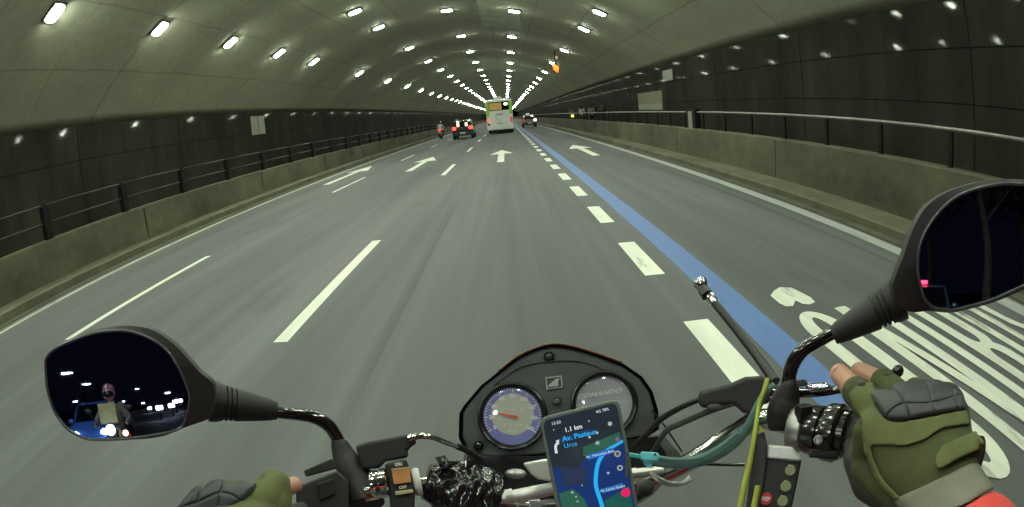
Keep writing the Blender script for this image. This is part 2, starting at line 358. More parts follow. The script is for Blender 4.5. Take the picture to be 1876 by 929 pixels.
# ---- lamps: five rows
M_LAMP = mat('lamp_glass', (.8, .8, .8), .3, emit=(.90, 1.0, .80), es=LAMP)
M_HOUS = mat('lamp_housing', (.03, .03, .03), .5)
ROWS = [(-6.75, 'lowest row on the left vault side', -.5), (-3.27, 'second row from the left', 0), (.08, 'row just left of the crown', 0),
        (3.25, 'row just right of the crown', 0), (6.60, 'row above the right bus lane', -.3)]
proto = thing('tunnel_lamp', (0, 0, 0), 'x', 'lamp', 'tunnel lamps in rows on the vault')
b = MB(); b.box(-.29, .29, -.21, .21, -.07, 0); b.build('housing', M_HOUS, proto, bevel=.02)
b = MB(); ol = [Vector((math.copysign(abs(math.cos(t)) ** .5, math.cos(t)) * .245, math.copysign(abs(math.sin(t)) ** .5, math.sin(t)) * .16, -.071)) for t in [2 * PI * k / 24 for k in range(24)]]
b.prism(ol, (0, 0, -.030)); b.build('lens', M_LAMP, proto)
first = True
ORD = ['nearest', 'second nearest', 'third nearest', 'fourth nearest', 'fifth nearest', 'sixth nearest', 'seventh nearest', 'eighth nearest', 'ninth nearest', 'tenth nearest']
for s, lab, off in ROWS:
    p = s / ARC_R; x, z = arc(s)
    ysl = sorted([25 + 8.35 * k for k in range(34)] + [20.8, 16.6, 12.4, 8.2, 4.0, 0.0])
    seen = 0
    for y in ysl:
        o = proto if first else copy_tree(proto); first = False
        o.location = (x, y + off, z - .01); o.rotation_euler = (0, p, 0)
        dv = Vector((x, y + off, z)) - EYE; dv.normalize(); fx, fy, fz = dv.dot(AR), dv.dot(AU), dv.dot(AF); th = math.acos(fz); q = 2 * F * math.sin(th / 2) / max(1e-6, math.sin(th))
        if abs(fx * q) < CX and fy * q < CY:
            seen += 1
            o['label'] = (ORD[seen - 1] + ' white lamp of the ' + lab) if seen <= 10 else 'tiny distant white lamp of the ' + lab
        else: o['label'] = 'white lamp out of view overhead, of the ' + lab

# ================================================================== RAILS, SIGNS
M_CJ = mat('concrete_joint', (.025, .025, .018), .9)
M_RAIL = mat('rail_metal', (.22, .22, .20), .45, metal=.6, noise=(6, .2))
M_POST = mat('post_metal', (.008, .008, .0075), .7, noise=(5, .3), spec=.12)
M_BLK = mat('black_plastic', (.012, .012, .013), .42, noise=(30, .25), bump=(600, .0002))
M_RUB = mat('black_rubber', (.016, .016, .016), .62, noise=(25, .3), bump=(350, .0003))
M_GLOSS = mat('gloss_black_paint', (.006, .006, .007), .12, coat=1.0)
M_CHROME = mat('chrome', (.62, .62, .60), .14, metal=1, noise=(40, .12))
M_ALU = mat('cast_aluminium', (.42, .42, .40), .38, metal=.9, noise=(60, .3), bump=(300, .0004))
r = thing('guard_rail', (5.06, 0, .89), 'grey metal handrail on thin posts along the top of the right barrier wall', 'railing')
b = MB(); b.tube([(5.06, y, 1.337) for y in (YB, 20, 60, 130)], .024, 10); b.build('handrail', M_RAIL, r, smooth=True)
for k in range(-2, 66):
    b = MB(); y = 4.45 + 1.45 * k; b.box(5.04, 5.08, y - .035, y + .035, .89, 1.31); b.build('post', M_POST, r)
r = thing('guard_rail', (-7.72, 0, .83), 'broken line of dark two-bar railing between stout posts on the left barrier wall', 'railing')
M_RAIL2 = mat('dull_rail_metal', (.035, .035, .032), .6, noise=(4, .3), spec=.2)
for k in range(0, 26):
    y = 3.7 + 2.35 * k
    b = MB(); b.box(-7.78, -7.66, y, y + .16, .83, 1.38); b.build('post', M_POST, r)
    b = MB()
    for z in (1.40, 1.10): b.tube([(-7.72, y + .16, z), (-7.72, y + 2.35, z)], .018, 8)
    b.build('rail_bar', M_RAIL2, r, smooth=True)
M_SIGN = mat('pale_sign', (.20, .21, .155), .5, noise=(3, .15))
M_SIGNB = mat('olive_poster', (.15, .145, .075), .6, noise=(2, .3))
M_INK = mat('sign_ink', (.05, .055, .05), .6)
def wall_sign(name, X, sgn, y0, y1, z0, z1, m, label, cat, marks=()):
    x1 = X - sgn * .05; b = MB(); b.box(min(X - sgn * .004, x1), max(X - sgn * .004, x1), y0, y1, z0, z1); o = tag(b.build(name, m, bevel=.01), label, cat)
    for nm, a0, a1, c0, c1, mm in marks:
        b = MB(); xx = x1 - sgn * .004; b.box(min(xx, x1 - sgn * .001), max(xx, x1 - sgn * .001), y0 + (y1 - y0) * a0, y0 + (y1 - y0) * a1, z0 + (z1 - z0) * c0, z0 + (z1 - z0) * c1); b.build(nm, mm, o)
    return o
wall_sign('wall_sign', XL, -1, 23.0, 24.5, 2.22, 3.12, M_SIGN, 'pale rectangular sign at the top of the left dark wall', 'sign', [('dark_band', .47, .53, 0, 1, M_INK)])
wall_sign('wall_sign', XR, 1, 21.4, 22.8, 2.62, 3.1, M_SIGN, 'small pale square sign high on the right dark wall beside the vault edge', 'sign')
wall_sign('wall_poster', XR, 1, 23.2, 27.6, 1.35, 2.25, M_SIGNB, 'dim olive poster with a pale lower band on the right wall above the rail', 'poster', [('pale_band', 0.02, .98, .06, .35, M_SIGN)])
o = thing('distance_marker', (5.06, 13.9, .89), 'pale upright marker board fixed to a dark post on the right barrier wall', 'marker')
b = MB(); b.box(4.98, 5.14, 13.55, 14.3, .9, 1.42); b.build('post_box', M_POST, o, bevel=.01)
b = MB(); b.box(4.955, 4.978, 13.75, 14.05, .88, 1.36); b.build('marker_plate', M_SIGN, o, bevel=.005)
for wl_ in [o for o in bpy.data.objects if o.name.startswith('barrier_wall')]:
    lft = wl_.data.vertices[0].co.x < 0
    for k in range(18):
        y = 2.9 + 6.1 * k; b = MB(); x0, x1, zt = (-7.602, -7.597, .80) if lft else (4.928, 4.946, .86)
        if lft: b.box(-7.612, -7.596, y - .012, y + .012, .16, .79)
        else: b.prism([Vector((4.936, y - .012, .15)), Vector((4.9475, y - .012, .855)), Vector((4.9425, y - .012, .855)), Vector((4.929, y - .012, .15))], (0, .024, 0))
        b.build('expansion_joint', M_CJ, wl_)
# amber glowing shape hanging from the vault
M_AMB = mat('amber_glow', (.8, .25, .04), .3, emit=(1, .20, .015), es=1.5)
sx, sy = 3.55, 35.2; vz = CROWN - ARC_R * (1 - math.cos(math.asin((sx - ARC_X) / ARC_R)))
o = thing('amber_shape', (sx, sy, vz), 'amber glowing shape hanging from the vault right of the crown lamps', 'signal light')  # amber spot of unclear kind, built as a hanging shape
b = MB(); b.tube([(sx, sy, vz), (sx, sy, 4.75)], .03, 8); b.build('hanger', M_POST, o)
b = MB(); b.lathe(Vector((sx, sy, 4.75)), (0, 0, -1), [(0, .08), (.05, .18), (.1, .21), (.56, .21), (.60, .14)], 16); b.build('dark_body', M_BLK, o, auto=True)
b = MB(); b.ell(Vector((sx, sy - .20, 4.42)), Vector((.19, 0, 0)), Vector((0, .15, 0)), Vector((0, 0, .22))); b.ell(Vector((sx - .12, sy - .16, 4.60)), Vector((.13, 0, 0)), Vector((0, .1, 0)), Vector((0, 0, .10))); b.ell(Vector((sx + .06, sy - .16, 4.22)), Vector((.10, 0, 0)), Vector((0, .1, 0)), Vector((0, 0, .09))); b.build('amber_blob', M_AMB, o, smooth=True)
b = MB(); b.ell(Vector((sx + .1, sy - .06, 5.15)), Vector((.09, 0, 0)), Vector((0, .09, 0)), Vector((0, 0, .12))); b.build('small_blob', mat('dim_amber', (.5, .3, .2), .3, emit=(1, .5, .3), es=.35), o, smooth=True)

# ================================================================== VEHICLES AHEAD
M_TYRE = mat('tyre', (.012, .012, .012), .8)
M_RIM = mat('rim', (.25, .25, .25), .4, metal=.8)
M_GLASS = mat('dark_car_glass', (.008, .009, .009), .05, spec=.8)
M_TAIL = mat('lit_tail_lamp', (.5, .02, .02), .25, emit=(1, .06, .05), es=3.0)
M_TAILW = mat('bright_brake_lamp', (.8, .3, .2), .25, emit=(1, .55, .40), es=5)
M_TAILOFF = mat('dim_tail_lamp', (.30, .02, .02), .2, emit=(1, .08, .10), es=.5)
M_PLATE = mat('number_plate', (.45, .46, .44), .5)
M_INKW = mat('white_ink', (.7, .7, .66), .5)
def wheel(parent, c, ax, r, w, n=20, name='wheel'):
    ax = Vector(ax); b = MB(); b.lathe(c - ax * w / 2, ax, [(0, r * .62), (0, r * .93), (w * .15, r), (w * .85, r), (w, r * .93), (w, r * .62)], n)
    t = b.build(name, M_TYRE, parent, auto=True)
    b = MB(); b.lathe(c - ax * w * .46, ax, [(0, r * .1), (0, r * .58), (w * .92, r * .58), (w * .92, r * .1)], n); b.build('rim', M_RIM, t, auto=True)
    return t
def tilt_frame(c, yaw=0): return (Vector(c), Vector((1, 0, 0)), Vector((0, 0, 1)), Vector((0, -1, 0)))
def flat_text(name, body, m, parent, pos, size, bold=0, face=-1):
    c = bpy.data.curves.new(name, 'FONT'); c.body = body; c.size = size; c.align_x = 'CENTER'; c.align_y = 'CENTER'; c.offset = bold; c.materials.append(m); c.resolution_u = 2
    t = bpy.data.objects.new(name, c); COL.objects.link(t); t.parent = parent
    q = Matrix(((1, 0, 0), (0, 0, 1), (0, -1, 0))).transposed().to_4x4() if face < 0 else Matrix(((-1, 0, 0), (0, 0, 1), (0, 1, 0))).transposed().to_4x4()
    q.translation = Vector(pos) - root_of(parent); t.matrix_local = q; return t
def car(x, y, L, Wd, Ht, paint, label, tails, cat='car', lights=False, glow=None, hatch=True):
    """rear bumper at y, nose towards +y; built at its own place"""
    t = thing('car' if cat == 'car' else cat, (x, y + L / 2, 0), label, cat); w = Wd / 2; zb = .26; belt = Ht * .60
    secs = [(0, .93, belt * .92, .90), (.10, 1, belt, .93), (.22 if hatch else .7, 1, belt, Ht * .86 if hatch else belt + .02), (.62 if hatch else 1.3, 1, belt, Ht * .985), (L * .45, 1, belt, Ht), (L * .58, 1, belt, Ht * .97), (L * .73, 1, belt * .98, belt + .02), (L * .92, .97, belt * .86, belt * .87), (L, .86, belt * .62, belt * .64)]
    secs[0] = (0, .95, belt * .90, belt * .94); secs[1] = (.08, 1, belt, belt + .03)
    rings = []
    for yy, k, bz, rz in secs:
        wr = w * (.80 if rz > belt + .1 else .92) * k
        rings.append([Vector((x + a, y + yy, z)) for a, z in ((-w * k * .92, zb), (-w * k, zb + .14), (-w * k, bz * .75), (-w * k * .97, bz), (-wr, max(rz - .05, bz + .003)), (-wr * .86, max(rz, bz + .01)),
                      (wr * .86, max(rz, bz + .01)), (wr, max(rz - .05, bz + .003)), (w * k * .97, bz), (w * k, bz * .75), (w * k, zb + .14), (w * k * .92, zb))])
    b = MB(); b.loft(rings); b.build('body', paint, t, auto=True)
    b = MB(); zz = Ht * .90   # rear window
    ya, yb_ = (.085, .245) if hatch else (.5, 1.2)
    b.add([(x - w * .74, y + ya - .02, belt + .06), (x + w * .74, y + ya - .02, belt + .06), (x + w * .64, y + yb_ - .03, zz), (x - w * .64, y + yb_ - .03, zz)], [(0, 1, 2, 3)]); b.build('rear_window', M_GLASS, t)
    for s in (-1, 1):
        for q0, q1 in ((.75, L * .42), (L * .44, L * .62)):
            b = MB(); b.add([(x + s * (w * .955), y + q0, belt + .05), (x + s * (w * .955), y + q1, belt + .05), (x + s * w * .825, y + q1 - (.15 if q1 > L * .5 else 0), Ht * .92), (x + s * w * .825, y + q0 + .1, Ht * .92)], [(0, 1, 2, 3)]); b.build('side_window', M_GLASS, t)
    b = MB(); b.add([(x - w * .8, y + L * .735, belt + .05), (x + w * .8, y + L * .735, belt + .05), (x + w * .7, y + L * .60, Ht * .95), (x - w * .7, y + L * .60, Ht * .95)], [(0, 1, 2, 3)]); b.build('windscreen', M_GLASS, t)
    b = MB(); b.box(x - w * .96, x + w * .96, y - .07, y + .12, zb, zb + .28); b.build('rear_bumper', M_BLK if tails != 'front' else paint, t, bevel=.03)
    b = MB(); b.box(x - w * .84, x + w * .84, y + L - .10, y + L + .05, zb, zb + .24); b.build('front_bumper', paint, t, bevel=.03)
    for s in (-1, 1):
        for yy in (L * .17, L * .82): wheel(t, Vector((x + s * (w - .09), y + yy, .31)), (1, 0, 0), .31, .2)
    if tails != 'front':
        for s, mm in ((-1, tails[0]), (1, tails[1])):
            b = MB(); b.box(x + s * w * .80 - .15, x + s * w * .80 + .15, y - .05, y + .06, belt - .17, belt + .09); b.build('tail_light', mm, t, bevel=.03)
        b = MB(); b.box(x - .22, x + .22, y - .085, y - .072, zb + .16, zb + .30); p = b.build('number_plate', M_PLATE, t)
    for s in (-1, 1):
        b = MB(); yh = y + L - .03; b.ell(Vector((x + s * w * .62, yh, belt * .70)), Vector((.17, 0, 0)), Vector((0, .07, 0)), Vector((0, 0, .09)), 12, 8); b.build('headlight', lights or M_CHROME, t, smooth=True)
        b = MB(); b.ell(Vector((x + s * (w + .09), y + L * .62, belt + .08)), Vector((.10, 0, 0)), Vector((0, .05, 0)), Vector((0, 0, .07)), 10, 6); b.build('wing_mirror', paint, t, smooth=True)
    return t
M_CARDK = mat('dark_car_paint', (.02, .02, .022), .25, metal=.3, coat=1)
M_SILV = mat('silver_car_paint', (.22, .23, .24), .3, metal=.5, coat=1)
c1 = car(-3.50, 42.6, 3.9, 1.66, 1.55, M_CARDK, 'dark hatchback with both red tail lights lit, between the motorcyclist and the bus', (M_TAIL, M_TAIL))
M_GLINT = mat('roof_rack', (.5, .5, .48), .3, metal=.8)
for s in (-1, 1):
    b = MB(); b.tube([(-3.50 + s * .56, 42.6 + q, 1.60) for q in (.9, 2.4)], .02, 6); b.build('roof_rail', M_GLINT, c1)
b = MB(); b.ell(Vector((-3.5, 42.53, .90)), Vector((.08, 0, 0)), Vector((0, .02, 0)), Vector((0, 0, .07)), 12, 8); b.build('badge', M_CHROME, c1, smooth=True)
for s in (-.33, .33):
    b = MB(); b.box(-3.5 + s - .10, -3.5 + s + .10, 42.60, 42.62, 1.02, 1.30); b.build('window_highlight', mat('glowing_highlight', (.8, .7, .5), .3, emit=(1, .86, .55), es=1.6), c1, bevel=.03)  # highlights on the rear window, painted as glowing pieces
c2 = car(1.95 + .72, 61.5, 4.2, 1.62, 1.42, M_SILV, 'small silver car in the bus lane, right tail light glaring white, beside the bus', (M_TAILOFF, M_TAILW), hatch=False)
b = MB(); b.box(2.33, 2.78, 62.3, 62.5, 1.43, 1.62); b.build('roof_sign', mat('taxi_sign', (.6, .6, .6), .4, emit=(.9, .9, 1), es=.35), c2, bevel=.05)

# bus
def bus(x0, x1, y, L, Ht):
    cx = (x0 + x1) / 2; w = (x1 - x0) / 2
    t = thing('bus', (cx, y + L / 2, 0), 'white and lime green city bus seen from behind with an orange destination board', 'bus')
    m_w = mat('bus_white', (.80, .84, .80), .35, coat=.5, noise=(1.5, .12)); m_g = mat('bus_lime', (.30, .62, .05), .35, coat=.5)
    zb = .42
    def sec(yy, k, hz):
        return [Vector((cx + a, yy, z)) for a, z in ((-w * k, zb), (-w * k, hz - .30), (-w * k * .97, hz - .12), (-w * k * .85, hz), (w * k * .85, hz), (w * k * .97, hz - .12), (w * k, hz - .30), (w * k, zb))]
    b = MB(); b.loft([sec(y + .0, .95, Ht - .1), sec(y + .12, 1, Ht - .02), sec(y + .4, 1, Ht), sec(y + L - .3, 1, Ht), sec(y + L, .94, Ht - .12)]); b.build('body', m_w, t, auto=True)
    for q in (-1, 1):
        b = MB(); b.obox(Vector((cx + q * w * .86, y - .022, 2.28)), Vector((1, 0, 0)), Vector((0, 1, 0)), Vector((0, 0, 1)), w * .125, .01, .62); b.build('rear_pillar', m_g, t)
    for q in (-1, 1):
        b = MB(); b.box(cx + q * (w + .002) - .004, cx + q * (w + .002) + .004, y + .42, y + L * .5, .6, 2.80); b.build('green_side_panel', m_g, t)
    yr = y - .015
    b = MB(); b.add([(cx - w * .74, yr, 2.02), (cx + w * .74, yr, 2.02), (cx + w * .90, yr, 1.3), (cx + w * .93, yr, .72), (cx + w * .93, yr, .46), (cx - w * .93, yr, .46), (cx - w * .93, yr, .72), (cx - w * .90, yr, 1.3)], [tuple(range(8))])
    b.build('rear_panel', m_w, t)
    b = MB(); b.box(cx - w * .76, cx + w * .76, yr - .01, yr + .012, 2.08, 2.86); win = b.build('rear_window', M_GLASS, t, bevel=.04)
    m_led = mat('destination_board', (.4, .25, .05), .4, noise=(9, .4), emit=(1, .70, .22), es=.14)
    b = MB(); b.box(cx - w * .70, cx + w * .20, yr - .03, yr - .012, 2.14, 2.78); b.build('destination_board', m_led, win, bevel=.02)
    b = MB(); b.ell(Vector((cx + w * .52, yr - .03, 2.62)), Vector((.17, 0, 0)), Vector((0, .03, 0)), Vector((0, 0, .13)), 14, 8); b.build('window_reflection', mat('glowing_reflection', (.9, .9, .7), .3, emit=(1, 1, .8), es=2.5), win, smooth=True)  # lamp reflection in the rear glass, painted as a glowing oval
    b = MB(); b.box(cx - w * .30, cx + w * .25, y + .5, y + 3.0, Ht + .005, Ht + .22); b.build('roof_unit', m_w, t, bevel=.08)
    b = MB(); b.box(cx - w * .96, cx + w * .96, y - .06, y + .15, .34, .60); b.build('bumper', m_w, t, bevel=.04)
    for s, ml, z0 in ((-1, M_TAIL, 1.06), (1, M_BLK, .95)):
        b = MB(); b.box(cx + s * w * .84 - .09, cx + s * w * .84 + .09, yr - .03, yr + .01, z0, z0 + (.26 if s < 0 else .5)); b.build('tail_light', ml if s < 0 else M_TAILOFF, t, bevel=.02)
    b = MB(); b.box(cx - w * .84 - .08, cx - w * .84 + .08, yr - .03, yr + .01, .78, 1.0); b.build('tail_light', M_BLK, t, bevel=.02)
    b = MB()
    for k in range(3): b.box(cx - .34, cx + .30, yr - .018, yr - .004, 1.66 + .045 * k, 1.685 + .045 * k)
    b.build('vent', M_INK, t)
    b = MB(); b.ell(Vector((cx - .28, yr - .01, 1.33)), Vector((.07, 0, 0)), Vector((0, .03, 0)), Vector((0, 0, .07)), 10, 6); b.build('lock_lamp', M_INKW, t, smooth=True)
    b = MB(); b.box(cx - .26, cx + .26, yr - .03, yr - .006, .86, .98); b.build('number_plate', M_PLATE, t, bevel=.01)
    for s in (-1, 1):
        for k in range(6):
            q = y + .9 + 1.4 * k; b = MB(); b.box(cx + s * (w + .008) - .006, cx + s * (w + .008) + .006, q, q + 1.25, 1.45, 2.45); b.build('side_window', M_GLASS, t)
        for yy in (2.6, L - 2.4): wheel(t, Vector((cx + s * (w - .16), y + yy, .5)), (1, 0, 0), .5, .28)
    b = MB(); b.box(cx - w * .86, cx + w * .86, y + .25, y + 2.2, .16, .42); b.build('underbody', M_RUB, t)
    return t
bus(-1.72, .66, 47.8, 11.0, 3.12)

# ================================================================== PEOPLE
M_SKIN = mat('skin', (.42, .23, .16), .5, noise=(40, .1)); M_SKIND = mat('brown_skin', (.16, .085, .05), .55)
M_HAIR = mat('dark_hair', (.012, .010, .009), .6)
def cloth(n, c): return mat(n, c, .9, noise=(14, .2), bump=(60, .004))
def person(base, yaw, J, top, bottom, label, skin=M_SKIN, voxel=.022, helmet=None, hair=True, scale=1.0, long_sleeve=True, group=None):
    """J: joints in local metres (x right, y ahead, z up)"""
    t = thing('person', base, label, 'person', group); Rz = Matrix.Rotation(yaw, 3, 'Z'); B = Vector(base)
    q = lambda k: B + Rz @ (Vector(J[k]) * scale)
    R = lambda r: r * scale
    def limb(b, a, c, r0, r1): b.tube([q(a) + (q(a) - q(c)).normalized() * R(r0) * .5, q(a), q(c), q(c) + (q(c) - q(a)).normalized() * R(r1) * .5], [R(r0) * .6, R(r0), R(r1), R(r1) * .6], 12)
    ax = (q('shR') - q('shL')).normalized(); up = (q('neck') - q('pel')).normalized(); fw = up.cross(ax)
    fw = -fw if fw.dot(Rz @ Vector((0, 1, 0))) < 0 else fw
    hup = Vector((0, 0, 1)); hf = Rz @ Vector((0, 1, 0)); hx = hf.cross(hup)
    def torso(b, e):
        secs = [(q('pel'), .165, .115), (q('pel').lerp(q('neck'), .35), .14, .105), (q('pel').lerp(q('neck'), .75), .18, .115), (q('neck') - up * R(.03), .10, .07)]
        b.loft([[c + (ax * math.cos(a) * R(w + e) + fw * math.sin(a) * R(d + e)) for a in [2 * PI * k / 16 for k in range(16)]] for c, w, d in secs])
        b.ell(q('shL'), ax * R(.07 + e), fw * R(.065 + e), up * R(.07 + e)); b.ell(q('shR'), ax * R(.07 + e), fw * R(.065 + e), up * R(.07 + e))
    b = MB(); torso(b, 0); b.tube([q('neck') - up * R(.05), q('head') - hup * R(.02)], R(.055), 12)
    h = q('head'); b.ell(h, hx * R(.075), hf * R(.095), hup * R(.118), 18, 14)
    b.ell(h + hf * R(.02) - hup * R(.07), hx * R(.052), hf * R(.062), hup * R(.055))
    b.tube([h + hf * R(.085) + hup * R(.01), h + hf * R(.112) - hup * R(.022)], [R(.010), R(.016)], 8)     # nose
    for s in (-1, 1): b.ell(h + hx * s * R(.077) - hup * R(.01), hx * R(.012), hf * R(.022), hup * R(.032), 10, 6)
    for s in 'LR':
        limb(b, 'sh' + s, 'el' + s, .047, .038); limb(b, 'el' + s, 'ha' + s, .037, .026)
        limb(b, 'hip' + s, 'kn' + s, .082, .055); limb(b, 'kn' + s, 'an' + s, .053, .036)
        d = (q('ha' + s) - q('el' + s)).normalized(); b.ell(q('ha' + s) + d * R(.05), d * R(.06), d.orthogonal().normalized() * R(.022), d.cross(d.orthogonal()).normalized() * R(.042), 12, 8)
        fl = hf; b.ell(q('an' + s) + fl * R(.06) - hup * R(.045), hx * R(.042), fl * R(.125), hup * R(.035), 12, 8)
    body = b.build('body', skin, t, smooth=True, mods=[('REMESH', dict(mode='VOXEL', voxel_size=voxel * scale * .75, use_smooth_shade=True)), ('SMOOTH', dict(iterations=3))])
    b = MB(); torso(b, .014)
    for s in 'LR':
        limb(b, 'sh' + s, 'el' + s, .062, .052)
        if long_sleeve: limb(b, 'el' + s, 'ha' + s, .051, .038)
    b.build('jacket' if long_sleeve else 'shirt', top, t, smooth=True, mods=[('REMESH', dict(mode='VOXEL', voxel_size=voxel * scale, use_smooth_shade=True)), ('SMOOTH', dict(iterations=2))])
    b = MB()
    b.ell(q('pel'), ax * R(.185), fw * R(.135), up * R(.13))
    for s in 'LR': limb(b, 'hip' + s, 'kn' + s, .097, .072); limb(b, 'kn' + s, 'an' + s, .068, .056)
    b.build('trousers', bottom, t, smooth=True, mods=[('REMESH', dict(mode='VOXEL', voxel_size=voxel * scale, use_smooth_shade=True)), ('SMOOTH', dict(iterations=2))])
    for s in 'LR':
        b = MB(); c = q('an' + s); b.ell(c + hf * R(.06) - hup * R(.04), hx * R(.050), hf * R(.138), hup * R(.045), 14, 8); b.build('shoe', M_RUB, t, smooth=True)
    if helmet:
        b = MB(); b.ell(h + hup * R(.02) - hf * R(.01), hx * R(.125), hf * R(.145), hup * R(.145), 24, 16); hm = b.build('helmet', helmet, t, smooth=True)
        b = MB(); b.ell(h + hf * R(.040) - hup * R(.005), hx * R(.106), hf * R(.116), hup * R(.080), 20, 12); b.build('visor', M_GLASS, hm, smooth=True)
    elif hair:
        b = MB(); b.ell(h + hup * R(.025) - hf * R(.018), hx * R(.084), hf * R(.098), hup * R(.108), 18, 12); b.build('hair', M_HAIR, t, smooth=True)
        for s in (-1, 1):
            b = MB(); b.ell(h + hf * R(.088) + hx * s * R(.03) + hup * R(.002), hx * R(.012), hf * R(.008), hup * R(.007), 8, 6); b.build('eye', M_INK, t, smooth=True)
    return t
STAND = dict(pel=(0, 0, .93), neck=(0, .01, 1.43), head=(0, .03, 1.58), shL=(-.17, 0, 1.38), shR=(.17, 0, 1.38), elL=(-.22, -.03, 1.10), elR=(.22, -.05, 1.10), haL=(-.22, .08, .86), haR=(.23, .05, .86),
             hipL=(-.09, 0, .88), hipR=(.09, 0, .88), knL=(-.10, .10, .50), knR=(.10, -.04, .49), anL=(-.10, .05, .09), anR=(.10, -.22, .11))
WAIT = dict(STAND, knL=(-.10, .03, .50), knR=(.10, .02, .50), anL=(-.11, 0, .08), anR=(.11, 0, .08), elR=(.21, .05, 1.12), haR=(.10, .26, 1.12))
RIDE = dict(pel=(0, -.02, .84), neck=(0, .12, 1.34), head=(0, .17, 1.50), shL=(-.18, .10, 1.27), shR=(.18, .10, 1.27), elL=(-.32, .26, 1.07), elR=(.32, .26, 1.07), haL=(-.30, .48, 1.01), haR=(.30, .48, 1.01),
            hipL=(-.10, .0, .80), hipR=(.10, .0, .80), knL=(-.22, .40, .66), knR=(.22, .40, .66), anL=(-.20, .12, .33), anR=(.20, .12, .33))
GP = 'pedestrians on the right walkway'
peds = [((6.1, 33.5), 2.9, WAIT, cloth('charcoal_shirt', (.03, .03, .032)), cloth('dark_jeans', (.02, .022, .03)), 'dark clothed pedestrian nearest the camera behind the right rail', .98),
        ((5.9, 36.6), .2, STAND, cloth('grey_shirt', (.20, .20, .19)), cloth('black_trousers', (.012, .012, .012)), 'pedestrian in a grey shirt walking between two dark clothed ones', 1.0),
        ((6.4, 38.8), .3, STAND, cloth('black_shirt', (.014, .014, .014)), cloth('brown_trousers', (.05, .04, .03)), 'black shirted pedestrian close behind the one in white', 1.06),
        ((5.85, 41.0), .0, STAND, cloth('white_shirt', (.50, .50, .48)), cloth('grey_trousers', (.07, .07, .07)), 'pedestrian in a white shirt on the right walkway', 1.0),
        ((6.35, 44.0), 3.1, WAIT, cloth('dark_shirt', (.02, .018, .018)), cloth('navy_trousers', (.015, .018, .03)), 'dark clothed pedestrian standing by the yellow lamp', 1.05),
        ((5.95, 48.0), .1, STAND, cloth('khaki_shirt', (.18, .17, .11)), cloth('khaki_trousers', (.10, .09, .06)), 'farthest pedestrian, in khaki, left of the yellow lamp', 1.0)]
for (px, py), yw, J, tp, bt, lab, sc in peds:
    person((px, py, .2), yw, J, tp, bt, lab, M_SKIND, helmet=None, scale=sc, long_sleeve=False, group=GP, voxel=.03)
o = thing('warning_lamp', (5.25, 42.2, .2), 'small yellow warning lamp on a post among the pedestrians by the wall', 'lamp')
b = MB(); b.tube([(5.25, 42.2, .2), (5.25, 42.2, 1.0)], .03, 8); b.build('post', M_POST, o)
b = MB(); b.ell(Vector((5.25, 42.2, 1.12)), Vector((.11, 0, 0)), Vector((0, .11, 0)), Vector((0, 0, .12))); b.build('lamp_globe', mat('yellow_lamp', (.8, .7, .1), .3, emit=(1, .8, .15), es=3), o, smooth=True)

